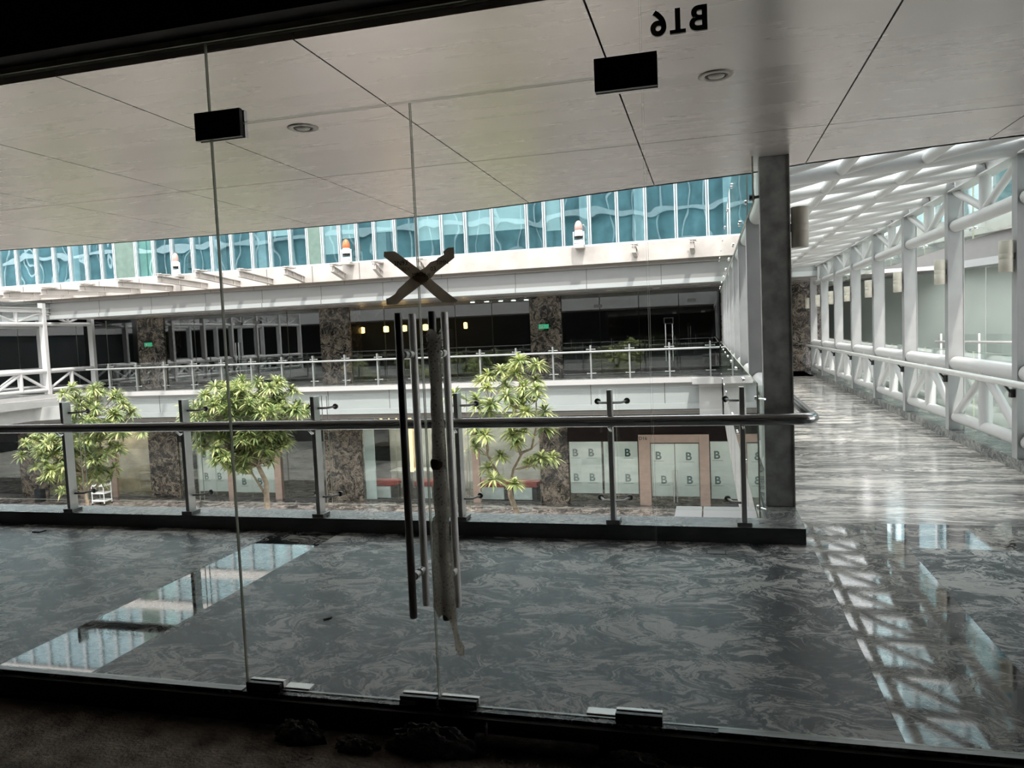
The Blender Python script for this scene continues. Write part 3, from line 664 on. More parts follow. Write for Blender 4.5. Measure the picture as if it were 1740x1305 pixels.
for k in range(8):
    a, b = YS[k] + .01 + (.6 if k == 0 else 0), YS[k + 1] - .01
    mb = MB(); vs = []
    for z in (.145, .16):
        for (x, y) in ((.35, a), (3.08, a), (3.08, b), (.35, b)): vs.append((x, y, zr(x) + z))
    mb.add(vs, [(3, 2, 1, 0), (4, 5, 6, 7), (0, 1, 5, 4), (1, 2, 6, 5), (2, 3, 7, 6), (3, 0, 4, 7)]).build('pane', 'roofglass', t)
# right hand rail of the bridge
t = thing('wall_handrail', (2.75, 14, .84), 'round steel handrail along the right side of the bridge', 'handrail')
MB().tube([(2.745, 5.6, .845), (2.745, 10, .845), (2.745, 23.3, .845)], .033, 20).build('rail', 'steel', t)
for k, y in enumerate(YS):
    MB().box(2.785, y - .03, .70, 2.83, y + .03, .78).add([(2.735, y - .012, .812), (2.755, y - .012, .812), (2.80, y - .012, .72), (2.80, y - .012, .76), (2.735, y + .012, .812), (2.755, y + .012, .812), (2.80, y + .012, .72), (2.80, y + .012, .76)],
        [(0, 1, 3, 2), (4, 6, 7, 5), (0, 4, 5, 1), (2, 3, 7, 6), (0, 2, 6, 4), (1, 5, 7, 3)]).build('bracket', 'black', t)
# dark marble pier closing the bridge
tag(MB().bbox(.4, 25.0, 0, 3.4, 25.3, 2.74, .004).build('marble_pier', 'pier', loc=(1.9, 25.1, 0)), 'dark swirled marble wall closing the far end of the bridge', 'pier', 'marble piers')

# left bridge seen side on
def left_bridge():
    XB = -22.6
    for side, xc in (('near', XB), ('far', XB - 2.4)):
        for k in range(2, 9):
            y = YS[k] + .73
            column(xc - .1, xc + .1, y, 3.3, 'white steel column of the left hand bridge, %s side, %s from the far gallery' % (side, NTH[8 - k]), 'white', 'columns of the left hand bridge')
            if k < 8:
                y0, y1 = y + .071, y + 2.13 - .071
                lower_truss(xc, y0, y1, 'white parapet truss of the left hand bridge, %s side, %s from the far gallery' % (side, NTH[7 - k]), 'parapet trusses of the left hand bridge')
                upper_truss(xc, y0, y1, 'white eaves truss of the left hand bridge, %s side, %s from the far gallery' % (side, NTH[7 - k]), 'eaves trusses of the left hand bridge')
    struct('trim_19', MB().box(XB - 2.6, 5.7, -.02, XB + .12, 22.4, .11, [1, 0, 1, 1, 1, 1]), ['curb_top', 'fascia'])
    struct('trim_20', MB().box(XB - 2.6, 5.7, -.30, XB + .30, 22.4, -.021).prismz([(XB - 2.4, 5.7), (XB + .10, 5.7), (XB + .10, 21.0), (XB + 1.8, 22.1), (XB - 2.4, 22.1)], -.75, -.301), 'fascia', 'white slab of the left hand bridge')
    t = thing('roof_glazing', (XB, 14, 3.3), 'glass roof of the left hand bridge', 'roof glazing')
    MB().box(XB - 2.6, 8, 3.30, XB + .2, 22, 3.315).build('pane', 'roofglass', t)
left_bridge()

# ================================================================== FAR BUILDING: curtain wall
CW = 21.9
mx_ = [-28.2, -27.3, -26.2, -25.3, -24.49, -23.7, -22.85, -22.08, -21.38, -20.71, -20.07, -19.54, -18.68, -17.97, -17.25, -16.45, -15.71, -14.98, -14.21, -13.55, -12.83, -12.22, -11.7, -11.11, -10.52, -9.93, -9.24, -8.52, -7.72, -6.96, -6.13, -5.07, -4.55, -3.99, -3.22, -2.43, -1.63, -0.79, 0.06, 0.87, 1.8, 2.7]
t = thing('curtain_wall', (-12, CW, 3.95), 'blue green glass curtain wall above the far gallery', 'curtain wall')
wide = {-19.54: .62, -12.22: .30}
for a, b in zip(mx_, mx_[1:]):
    MB().box(a + .045, CW + .02, 3.96, b - .045, CW + .035, 15.6).build('pane', 'cwglass', t)
for x in mx_: MB().bbox(x - .045, CW - .05, 3.945, x - .012, CW + .06, 15.6, .003).bbox(x + .012, CW - .05, 3.945, x + .045, CW + .06, 15.6, .003).build('mullion', 'mull', t)
for z in (6.0, 7.2, 9.9, 11.2, 13.6): MB().box(mx_[0], CW - .09, z, mx_[-1], CW - .052, z + .30).build('spandrel', 'spandrel', t)
MB().box(-19.50, CW - .03, 3.96, -18.72, CW + .015, 15.6).build('column_casing', 'cwgreen', t)
MB().box(-12.18, CW - .03, 3.96, -11.74, CW + .015, 15.6).build('column_casing', 'cwgreen', t)
MB().box(-18.3, CW + .10, 3.96, -18.0, CW + .14, 15.6).box(-18.62, CW + .10, 3.96, -18.35, CW + .14, 15.6).build('pale_green_blind', 'cwpalegreen', t)
MB().box(mx_[0], CW - .06, 3.94, mx_[-1], CW + .06, 4.0).build('sill', 'mull', t)
for i, (a, b, z) in enumerate([(-11.66, -11.15, 4.30), (-11.06, -10.57, 4.75), (-9.88, -9.3, 4.85), (-8.5, -7.76, 4.50), (-7.68, -7.0, 4.62), (-6.9, -6.17, 4.55), (-6.09, -5.12, 4.62), (-4.5, -4.05, 4.5), (-13.5, -12.9, 5.0)]):
    tag(MB().box(a, CW + .10, z, b, CW + .106, 5.9).tube([(a, CW + .103, z), (b, CW + .103, z)], .012, 8).build('roller_blind', 'blind', loc=((a + b) / 2, CW + .1, z)),
        'pale roller blind behind the blue glass, %s from the left' % NTH[[1, 2, 3, 4, 5, 6, 7, 8, 0][i]], 'blind', 'roller blinds')
# furniture-like office columns behind the glass
mb = MB()
for x in (-25.9, -21.9, -16.1, -14.4, -10.1, -3.6, -2.0, .5): mb.box(x, 22.5, 3.96, x + .3, 22.8, 9)
struct('wall_back', mb, 'mull')
# canopy outriggers
outr = [(-17.25, 19.37, 3.57), (-15.92, 19.47, 3.66), (-14.70, 19.62, 3.72), (-13.50, 20.02, 3.70), (-12.37, 20.67, 3.74), (-10.95, 20.98, 3.76), (-9.70, 21.26, 3.78), (-8.3, 21.35, 3.78), (-1.93, 21.30, 3.75), (-.36, 21.28, 3.76), (-18.6, 19.3, 3.52), (-19.95, 19.2, 3.48), (-21.3, 19.1, 3.45), (-22.7, 19.0, 3.42), (-24.1, 18.9, 3.4)]
for i, (x, y1, z1) in enumerate(sorted(outr)):
    y0 = 21.80; zb = 3.44 if x < -8 else 3.55
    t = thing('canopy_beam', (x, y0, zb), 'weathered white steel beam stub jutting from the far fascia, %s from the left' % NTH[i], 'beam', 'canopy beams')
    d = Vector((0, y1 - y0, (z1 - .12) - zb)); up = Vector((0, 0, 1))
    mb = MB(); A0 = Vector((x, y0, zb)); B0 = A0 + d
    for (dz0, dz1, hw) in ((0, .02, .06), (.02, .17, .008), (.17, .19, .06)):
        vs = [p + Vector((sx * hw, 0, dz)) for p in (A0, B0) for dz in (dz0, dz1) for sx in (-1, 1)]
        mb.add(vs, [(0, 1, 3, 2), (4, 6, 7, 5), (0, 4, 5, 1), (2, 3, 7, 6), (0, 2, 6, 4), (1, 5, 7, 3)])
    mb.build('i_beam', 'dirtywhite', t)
    mb = MB()
    for q in (.15, .6, .92):
        p = A0 + d * q; mb.box(p.x - .05, p.y - .008, p.z + .02, p.x + .05, p.y + .008, p.z + .17)
    mb.build('stiffener', 'dirtywhite', t)
    p = A0 + d * .98; q = A0 + d * (.25 if x > -9 else .2)
    mb = MB().box(-.5 + p.x + .45, p.y, p.z + .21, p.x + .10, p.y + .5 if x < -9 else p.y + .15, p.z + .25)
    for pp in (p, p + Vector((0, .35, 0))):
        mb.tube([(pp.x - .09, pp.y, pp.z + .235), (pp.x + .13, pp.y, pp.z + .235)], .018, 8).tube([(pp.x, pp.y, pp.z + .19), (pp.x, pp.y, pp.z + .27)], .015, 8)
    mb.build('glass_bracket', 'dirtywhite', t)
# lamps with domes standing on the ledge
def dome(x, top, lab, z0=3.945, s=1.0):
    t = thing('dome_lamp', (x, 21.55, z0), lab, 'lamp', 'domed lamps on the far ledge')
    h = .74 * s; w_ = .14 * s
    MB().box(x - w_, 21.45, z0 - .06, x + w_, 21.785, z0 - .001).build('shelf_bracket', 'dirtywhite', t)
    MB().bbox(x - w_, 21.47, z0, x + w_, 21.63, z0 + .06, .01).bbox(x - w_ * .9, 21.5, z0 + .08, x + w_ * .9, 21.6, z0 + .17, .02).build('base', 'whitebox', t)
    MB().box(x - w_ * 1.15, 21.52, z0 + .02, x - w_ * .98, 21.58, z0 + .40).box(x + w_ * .98, 21.52, z0 + .02, x + w_ * 1.15, 21.58, z0 + .40).build('bracket', 'whitebox', t)
    MB().lathe((x, 21.55, z0), [(.03, .20), (.09 * s, .205), (.115 * s, .24), (.12 * s, .27)], 20).build('dark_lens', 'black', t)
    MB().lathe((x, 21.55, z0), [(.118 * s, .27), (.125 * s, .30), (.122 * s, .40), (.10 * s, .44)], 20).build('collar', 'whitebox', t)
    MB().lathe((x, 21.55, z0), [(.105 * s, .44), (.118 * s, .47), (.112 * s, .56), (.085 * s, .65), (.045 * s, .70), (0.001, .715)], 20).build('dome', top, t)
dome(-3.49, 'pinkish', 'white bracketed lamp with faded pink dome on the far ledge, the right one')
dome(-10.72, 'orange', 'white bracketed lamp with bright orange dome on the far ledge, left of the taped cross')
dome(-16.86, 'pinkish', 'white bracketed lamp with faded dome on the far ledge, the left one', s=.85)

# ================================================================== FAR GALLERY (upper level)
t = thing('gallery_railing', (-10, 22.2, .11), 'steel and glass railing along the edge of the far gallery', 'railing')
RX = [-20.39 + 1.135 * k for k in range(19)]
MB().tube([(-21.3, 22.12, .91), (-10, 22.12, .91), (.30, 22.12, .91)], .030, 12).build('handrail', 'steel_far', t)
for x in RX:
    p = MB().bbox(x - .022, 22.15, .11, x + .022, 22.21, 1.10, .003).build('post', 'steel_far', t)
    for z in (.98, .27):
        mb = MB()
        mb.tube([(x - .12, 22.24, z), (x, 22.18, z), (x + .12, 22.24, z)], .012, 6)
        for s in (-1, 1): mb.lathe((x + s * .12, 22.23, z), [(.022, 0), (.022, .02)], 8, axis='y')
        mb.build('glass_clamp', 'steel_far', p)
for a, b in zip(RX, RX[1:]):
    MB().box(a + .02, 22.25, .16, b - .02, 22.262, 1.08, [1, 1, 0, 1, 0, 1]).build('glass_panel', ['rglass', 'paleedge'], t)
# piers on both levels
PIER_U = [(-21.49, -20.28), (-13.64, -12.45), (-5.80, -4.73)]
PIER_L = [(-20.51, -19.22), (-13.17, -11.77), (-5.42, -4.49), (-26.6, -25.3)]
for i, (a, b) in enumerate(PIER_U):
    tag(MB().bbox(a, 24.95, 0, b, 25.9, 2.744, .004).build('marble_pier', 'pier', loc=((a + b) / 2, 25.4, 0)), 'dark swirled marble pier on the far upper gallery, %s' % ['leftmost', 'the middle one', 'rightmost'][i], 'pier', 'marble piers')
for i, (a, b) in enumerate(PIER_L):
    tag(MB().bbox(a, 23.95, -4.05, b, 24.8, -1.02, .004).build('marble_pier', 'pier', loc=((a + b) / 2, 24.4, -4.05)), 'dark swirled marble pier on the far ground floor, %s' % ['second from the left', 'third from the left', 'rightmost', 'leftmost'][i], 'pier', 'marble piers')
# upper shop fronts: one thing per shop
def shopfront(x0, x1, y, z0, z1, panes, lab, mat, name='glazed_shop', head=None, grp='shop fronts of the far gallery', handles=None):
    t = thing(name, ((x0 + x1) / 2, y, z0), lab, 'shop front', grp)
    w_ = (x1 - x0) / panes
    for k in range(panes):
        MB().box(x0 + k * w_ + .012, y, z0 + .02, x0 + (k + 1) * w_ - .012, y + .012, z1, [1, 1, 0, 1, 0, 1]).build('pane', [mat, 'paleedge'], t)
    MB().box(x0, y - .02, z0, x1, y + .03, z0 + .05).build('sill', 'steel_d', t)
    if head: MB().box(x0, y - .03, z1, x1, y + .05, head[0]).build('header', head[1], t)
    for hx in handles or []:
        for s in (-.06, .06):
            MB().tube([(hx + s, y - .06, z0 + .45), (hx + s, y - .06, z0 + 1.65)], .018, 8).build('pull_bar', 'chrome', t)
    return t
UP = 25.0
U = [(-39, -21.5, 12, None, 'far left upper shop front behind the left hand bridge'), (-20.27, -13.65, 5, [-17.1], 'dark upper shop front mirroring the bridge trusses, left of the middle pier'),
     (-12.44, -5.81, 5, [-9.2], 'dark upper shop front with amber lamps inside'), (-4.72, .38, 4, None, 'dark upper shop front with a steel framed door pull, at the right end')]
for x0, x1, k, hd, lab in U: shopfront(x0, x1, UP, 0.0, 2.74, k, lab, 'gglass', head=None, handles=hd)
t = thing('door_pull', (-1.22, 24.95, .45), 'long steel pull bars with a square lock frame on the right upper shop', 'door pull')
for x in (-1.335, -1.115): MB().tube([(x, 24.94, .45), (x, 24.94, 1.64)], .02, 8).build('pull_bar', 'chrome', t)
MB().box(-1.38, 24.94, 1.64, -1.07, 24.97, 1.67).box(-1.38, 24.94, 1.82, -1.07, 24.97, 1.85).box(-1.38, 24.94, 1.67, -1.35, 24.97, 1.82).box(-1.10, 24.94, 1.67, -1.07, 24.97, 1.82).build('lock_frame', 'chrome', t)
for i, x in enumerate([-12.95, -11.95, -11.2, -10.34, -8.75]):
    t = thing('pendant_lamp', (x, 27, 1.75), 'glowing amber pendant lamp inside the dark upper shop, %s' % ['leftmost', 'second from the left', 'third from the left', 'fourth from the left', 'rightmost and smallest'][i], 'pendant lamp', 'amber pendant lamps')
    s_ = .10 if i < 4 else .07
    MB().lathe((x, 27, 1.93), [(.02, .12), (s_, .10), (s_, -.10), (.03, -.12)], 16).build('bulb', 'amber', t)
    MB().tube([(x, 27, 2.03), (x, 27, 2.74)], .006, 6).build('cord', 'black', t)
for i, x in enumerate([-8.2, -7.7, -7.2, -6.75, -6.3, -5.95]):
    tag(MB().box(x - .07, 26.2 + .1 * i, 2.725, x + .07, 26.3 + .1 * i, 2.7455).build('spot_lamp', 'whitelight', loc=(x, 26.2, 2.6)), 'small white lamp in the row on the shop ceiling behind glass, %s from the left' % NTH[i], 'ceiling light', 'small white lamps inside the shop')
for i, (x, z, y) in enumerate([(-5.33, 1.74, 24.94), (-21.0, 1.73, 24.94)]):
    t = thing('exit_sign', (x, y, z), 'small green running figure exit sign on the %s upper marble pier' % ['rightmost', 'leftmost'][i], 'exit sign', 'exit signs')
    MB().bbox(x - .17, y - .03, z - .075, x + .17, y, z + .075, .004).build('case', 'green', t)
    mb = MB().box(x - .10, y - .032, z - .03, x - .02, y - .031, z + .04).tube([(x + .02, y - .031, z - .04), (x + .05, y - .031, z), (x + .03, y - .031, z + .03)], .008, 5)
    mb.build('symbol', 'whitebox', t)
for i, (x, z) in enumerate([(-16.2, 2.36), (-17.0, 2.36), (-.49, 2.37), (-3.5, 2.33)]):
    tag(MB().bbox(x - .13, 24.93, z - .05, x + .13, 24.98, z + .05, .004).build('shop_plate', 'fasciag', loc=(x, 24.95, z)), 'small grey number plate above the upper shop glass, %s from the left' % ['second', 'leftmost one, first', 'fourth', 'third'][i], 'number plate', 'plates above the upper shops')
# gallery downlights
for i, (x, y) in enumerate([(-1.5, 23.6), (.0, 23.7), (-2.9, 23.5)]):
    tag(MB().lathe((x, y, 2.744), [(.12, 0), (.11, -.012), (0.001, -.014)], 16).build('downlight', 'lens', loc=(x, y, 2.73)), 'round downlight in the far gallery ceiling, %s' % ['the middle one', 'the right one', 'the left one'][i], 'ceiling light', 'downlights of the far gallery')

# ================================================================== FAR GROUND FLOOR SHOPS
GY = 24.0; GZ = -4.05
shopfront(-39, -26.65, GY, GZ, -1.9, 6, 'far left ground floor shop front', 'gnd_glass', head=(-1.03, 'shopdark'), grp='ground floor shop fronts')
shopfront(-25.28, -20.53, GY, GZ, -1.2, 3, 'brown lit ground floor shop front behind the left tree', 'gnd_glass', head=(-1.03, 'shopdark'), grp='ground floor shop fronts')
shopfront(-19.2, -13.2, GY, GZ, -1.95, 4, 'ground floor shop front partly papered, behind the middle tree', 'gnd_glass', head=(-1.03, 'shopdark'), grp='ground floor shop fronts')
shopfront(-11.75, -5.44, GY, GZ, -1.2, 5, 'ground floor restaurant front with red seats inside', 'gnd_glass', head=(-1.03, 'shopdark'), grp='ground floor shop fronts')
shopfront(-4.47, -2.24, GY, GZ, -2.02, 2, 'papered shop window with rows of logos, left of the rose coloured door frame', 'gnd_glass', head=(-1.03, 'maroon'), grp='ground floor shop fronts')
shopfront(-.05, 3.2, GY, GZ, -2.02, 3, 'papered shop window right of the rose coloured door frame', 'gnd_glass', head=(-1.03, 'maroon'), grp='ground floor shop fronts')
# rose framed doorway
t = thing('shop_doorway', (-1.1, GY, GZ), 'rose coloured metal door frame with papered glass double doors', 'doorway')
MB().bbox(-2.22, 23.90, GZ, -1.86, 24.1, -1.80, .006).build('jamb', 'copper', t)
MB().bbox(-.36, 23.90, GZ, -.06, 24.1, -1.80, .006).build('jamb', 'copper', t)
MB().bbox(-1.859, 23.90, -2.06, -.361, 24.1, -1.80, .006).build('lintel', 'copper', t)
MB().box(-2.22, 23.97, -1.795, -.06, 24.05, -1.03).build('header', 'maroon', t)
for a, b in ((-1.85, -1.115), (-1.105, -.37)): MB().box(a, 24.0, GZ + .02, b, 24.012, -2.10, [1, 1, 0, 1, 0, 1]).build('door_leaf', ['gnd_glass', 'paleedge'], t)
for x in (-1.16, -1.06): MB().tube([(x, 23.94, -3.95), (x, 23.94, -2.95)], .018, 8).build('pull_bar', 'chrome', t)
text_mb('D16', .15, .006, -2.20, 23.893, -1.965).build('number', 'ink', t)
# papers
def paper(x0, z0, x1, z1, logos, lab, y=24.03):
    t = thing('paper_sheet', ((x0 + x1) / 2, y, z0), lab, 'paper', 'printed papers behind the shop glass')
    random.seed(int((x0 + 50) * 100)); k = max(3, int((x1 - x0) / .12)); mb = MB(); vs = []
    for i in range(k + 1):
        x = x0 + (x1 - x0) * i / k; yy = y + random.uniform(0, .02)
        vs += [(x, yy, z0), (x, yy + random.uniform(-.006, .006), (z0 + z1) / 2), (x, yy, z1)]
    fs = [[3 * i + j, 3 * i + 3 + j, 3 * i + 4 + j, 3 * i + 1 + j] for i in range(k) for j in range(2)]
    mb.add(vs, fs); mb.build('sheet', 'paper', t, fixn=False)
    for (x, z) in logos:
        text_mb('B', .34, .002, x - .115, y - .012, z - .12, bold=.010).build('logo', 'teal_ink', t)
        MB().box(x - .16, y - .012, z - .185, x + .16, y - .011, z - .175).build('logo_line', 'teal_ink', t)
paper(-4.45, -3.71, -3.42, -2.03, [(-4.247, -2.376), (-3.73, -2.377), (-4.239, -3.184), (-3.72, -3.181)], 'white paper with four dark B logos beside the rightmost ground pier')
paper(-3.35, -3.71, -2.26, -2.03, [(-2.564, -2.38), (-2.571, -3.193)], 'white paper with two dark B logos just left of the rose door frame')
paper(-1.84, -3.78, -1.12, -2.11, [(-1.60, -2.475), (-1.45, -3.242)], 'white paper on the left leaf of the rose framed doors')
paper(-1.10, -3.78, -.38, -2.11, [(-.672, -2.50), (-.656, -3.245)], 'white paper on the right leaf of the rose framed doors')
paper(-.03, -3.84, .80, -2.05, [(.18, -2.459), (.19, -3.249)], 'white paper with two dark B logos right of the rose door frame')
paper(-18.5, -3.80, -17.2, -2.05, [(-18.136, -2.413), (-18.1, -3.227), (-17.549, -3.223)], 'white paper with dark B logos just right of the second railing post')
paper(-16.90, -3.82, -15.25, -2.15, [(-16.526, -3.413), (-15.869, -3.408), (-16.5, -2.55)], 'white paper with dark B logos behind the middle tree trunk')
for i, (a, b) in enumerate([(-17.15, -16.92), (-15.22, -14.95)]):
    tag(MB().bbox(a, 23.92, GZ, b, 24.08, -1.95, .005).build('metal_jamb', 'copper', loc=((a + b) / 2, 24, GZ)), 'pale metal door jamb behind the middle tree, the %s one' % ['left', 'right'][i], 'door jamb', 'metal jambs')
tag(MB().bbox(-7.75, 23.92, GZ, -7.50, 24.08, -1.2, .005).build('metal_jamb', 'copper', loc=(-7.6, 24, GZ)), 'rose metal post of the restaurant front beside the right tree', 'door jamb', 'metal jambs')
# interiors
struct('wall_back', MB().box(-25.2, 25.0, GZ, -20.5, 25.1, -1.01), 'shopbrown')
struct('wall_back', MB().box(-11.7, 26.2, GZ, -5.4, 26.3, -1.01), 'shopgrey')
struct('wall_back', MB().box(-11.74, 24.1, GZ, -11.35, 24.14, -1.05), 'blind')
for i, (x, w_) in enumerate([(-11.2, .42), (-9.6, .36), (-7.15, .50), (-6.1, .42)]):
    t = thing('bench_seat', (x, 24.6, GZ), 'red topped bench with white front in the restaurant, %s' % ['leftmost', 'second from the left', 'third from the left', 'rightmost'][i], 'bench', 'red restaurant benches')
    MB().bbox(x - w_ - .05, 24.3, -3.60, x + w_ + .05, 24.9, -3.44, .03).build('seat', 'red', t)
    MB().bbox(x - w_ + .05, 24.34, -4.03, x + w_ - .15, 24.8, -3.61, .01).build('front_panel', 'whitebox', t)
    MB().bbox(x - w_ - .02, 24.36, GZ, x + w_ + .02, 24.86, -3.62, .01).build('base', 'shopdark', t)
t = thing('dining_table', (-10.6, 25.5, GZ), 'white restaurant table behind the left red benches', 'table')
MB().bbox(-11.3, 25.2, -3.28, -9.7, 25.9, -3.22, .01).build('table_top', 'whitebox', t)
MB().tube([(-10.6, 25.5, GZ), (-10.6, 25.5, -3.28)], .05, 12).build('leg', 'steel_d', t)
M['fill_glow'] = plain('added fill light panel', (.9, .9, .88), .5, emis=(1, .93, .80), estr=6.0)  # added emitters, none seen, to brighten shop interiors and papers
for i, (x, y, w_) in enumerate([(-23.9, 24.5, .7), (-22.0, 24.5, .7), (-17.6, 25.4, .8), (-15.6, 25.4, .8), (-10.4, 25.2, .7), (-8.6, 25.2, .7), (-6.8, 25.2, .7), (-3.4, 25.3, .9), (-1.2, 25.3, .9), (.9, 25.3, .9)]):
    tag(MB().bbox(x - w_ / 2, y - .25, -1.06, x + w_ / 2, y + .25, -1.012, .005).build('added_light_panel', 'fill_glow', loc=(x, y, -1.03)), 'added light panel on the ceiling of a ground floor shop, %s from the left' % NTH[i], 'ceiling light', 'added light panels in the ground floor shops')
# lit restaurant sign
t = thing('restaurant_sign', (-10.9, 23.85, -1.3), 'dark letter sign with glowing amber edges above the restaurant', 'sign')
text_mb('BEE', .52, .05, -11.17, 23.86, -1.50, bold=.03).build('glow_outline', 'amberline', t)
text_mb('BEE', .52, .05, -11.17, 23.80, -1.50, bold=-.004).build('letters', 'ink', t)
MB().box(-9.93, 23.85, -3.0, -9.83, 23.9, -1.1).build('light_strip', 'amberline', t)
# service cart
t = thing('service_cart', (-21.7, 22.8, GZ), 'small white three tier trolley by the left ground pier', 'trolley')
for z in (-3.93, -3.65, -3.38): MB().bbox(-21.98, 22.6, z, -21.42, 23.0, z + .05, .01).build('shelf', 'whitebox', t)
for x in (-21.96, -21.44):
    for y in (22.62, 22.98): MB().tube([(x, y, -4.0), (x, y, -3.25)], .018, 8).build('leg', 'whitebox', t)
for x in (-21.96, -21.44):
    for y in (22.62, 22.98): MB().lathe((x - .015, y, -4.02), [(.03, 0), (.03, .03)], 10, axis='x').build('wheel', 'black', t)
MB().tube([(-21.96, 22.98, -3.25), (-21.7, 22.99, -3.22), (-21.44, 22.98, -3.25)], .018, 8).build('handle', 'black', t)
tag(MB().bbox(-25.0, 23.0, GZ, -24.7, 23.25, -3.6, .02).build('waste_bin', 'shopdark', loc=(-24.85, 23.1, GZ)), 'dark waste bin on the ground floor left of the left tree', 'bin')
for i, (x, w_) in enumerate([(-23.75, .22), (-21.95 - .3, .24)]):
    tag(MB().bbox(x, 23.9, GZ, x + w_, 24.0, -2.4, .005).build('metal_jamb', 'copper', loc=(x, 23.95, GZ)), 'rose metal post of the shop behind the left tree, the %s one' % ['left', 'right'][i], 'door jamb', 'metal jambs')
# far ledge corner
t = thing('cladding_ledge', (-.2, 22, 0), 'small white metal ledge where the bridge meets the far gallery', 'ledge', 'corner ledges')
MB().bbox(-.47, 21.60, -.08, .332, 21.97, .09, .004).build('ledge_top', 'fascia', t)
MB().bbox(-.29, 21.85, -1.0, .332, 21.97, -.081, .004).build('box_face', 'fascia', t)

# ================================================================== RIGHT HAND BUILDING seen through the bridge
P0, dR = Vector((6.28, 21.55, 0)), Vector((.316, -.949, 0)); nR = Vector((-dR.y, dR.x, 0))   # nR points away to the right/back
def rbox(s0, s1, d0, d1, z0, z1, mb=None):
    mb = mb or MB(); vs = []
    for z in (z0, z1):
        for s, d in ((s0, d0), (s1, d0), (s1, d1), (s0, d1)): p = P0 + dR * s + nR * d; vs.append((p.x, p.y, z))
    mb.add(vs, [(3, 2, 1, 0), (4, 5, 6, 7), (0, 1, 5, 4), (1, 2, 6, 5), (2, 3, 7, 6), (3, 0, 4, 7)]); return mb
struct('wall_right', rbox(-6.5, 16, 0, .5, 2.88, 3.94), 'fasciag')
struct('wall_right', rbox(-6.5, 16, -.06, .5, 2.70, 2.879), 'fascialt')
struct('trim_21', rbox(-4.5, 16, -.15, .5, 3.45, 3.95), 'dirtywhite')
struct('ceiling', rbox(-4.0, 16, .5, 3.0, 2.75, 2.85), 'ceil')
struct('floor', rbox(-4.5, 16, 0, 3.0, -.7, .05), 'fascia')
struct('wall_right', rbox(-4.5, 16, 0, .2, -4.05, -.71), 'shopgrey')
t = thing('curtain_wall', tuple(P0), 'blue glass wall above the right hand building', 'curtain wall')
for k in range(18):
    rbox(-4.5 + k * 1.1 + .04, -4.5 + (k + 1) * 1.1 - .04, .1, .12, 3.96, 12).build('pane', 'cwglass', t)
    rbox(-4.5 + k * 1.1 - .04, -4.5 + k * 1.1 + .04, .02, .14, 3.96, 12).build('mullion', 'mull', t)
struct('wall_right', rbox(-4.5, 14, 1.0, 1.1, 3.96, 12), 'cwback')
M['palewall'] = plain('pale green grey papered glass', (.44, .50, .46), 0.35, var=.06, vscale=1.2, spec=.6)
t = thing('papered_shop', tuple(P0 + nR * 1.4), 'pale grey green papered shop front beyond the bridge\'s right side', 'shop front')
rp_ = [(3.55, 27.6), (4.6, 25.6), (5.7, 23.6), (6.8, 21.6), (7.7, 19.6), (8.5, 17.5), (9.2, 15.4), (9.9, 13.3), (10.6, 11.2), (11.3, 9.1)]
for (ax, ay), (bx_, by) in zip(rp_, rp_[1:]):
    u_ = Vector((bx_ - ax, by - ay, 0)).normalized(); v_ = Vector((-u_.y, u_.x, 0)) * .02; A_ = Vector((ax, ay, 0)) + u_ * .012; B_ = Vector((bx_, by, 0)) - u_ * .012
    mb = MB(); vs = [tuple(q + Vector((0, 0, z))) for z in (.055, 2.69) for q in (A_, B_, B_ + v_, A_ + v_)]
    mb.add(vs, [(3, 2, 1, 0), (4, 5, 6, 7), (0, 1, 5, 4), (1, 2, 6, 5), (2, 3, 7, 6), (3, 0, 4, 7)]).build('pane', 'palewall', t)
for x_, y_ in ((5.42, 23.9), (5.55, 23.66)): MB().tube([(x_, y_, .75), (x_, y_, 1.85)], .03, 8).build('pull_bar', 'steel_d', t)
t = thing('gallery_railing', tuple(P0 + Vector((0, 0, .05))), 'steel and glass railing of the right hand gallery', 'railing')
a = P0 + dR * -1.3 + nR * .1; b = P0 + dR * 15 + nR * .1
MB().tube([(a.x, a.y, .83), ((a.x + b.x) / 2, (a.y + b.y) / 2, .83), (b.x, b.y, .83)], .033, 12).build('handrail', 'steel', t)
for k in range(13):
    p = P0 + dR * (-1.1 + k * 1.5) + nR * .12
    MB().box(p.x - .025, p.y - .025, .05, p.x + .025, p.y + .025, 1.05).build('post', 'steel', t)
for k in range(12):
    rbox(-1.05 + k * 1.5, .35 + k * 1.5, .17, .185, .1, 1.03).build('glass_panel', 'rglass', t)

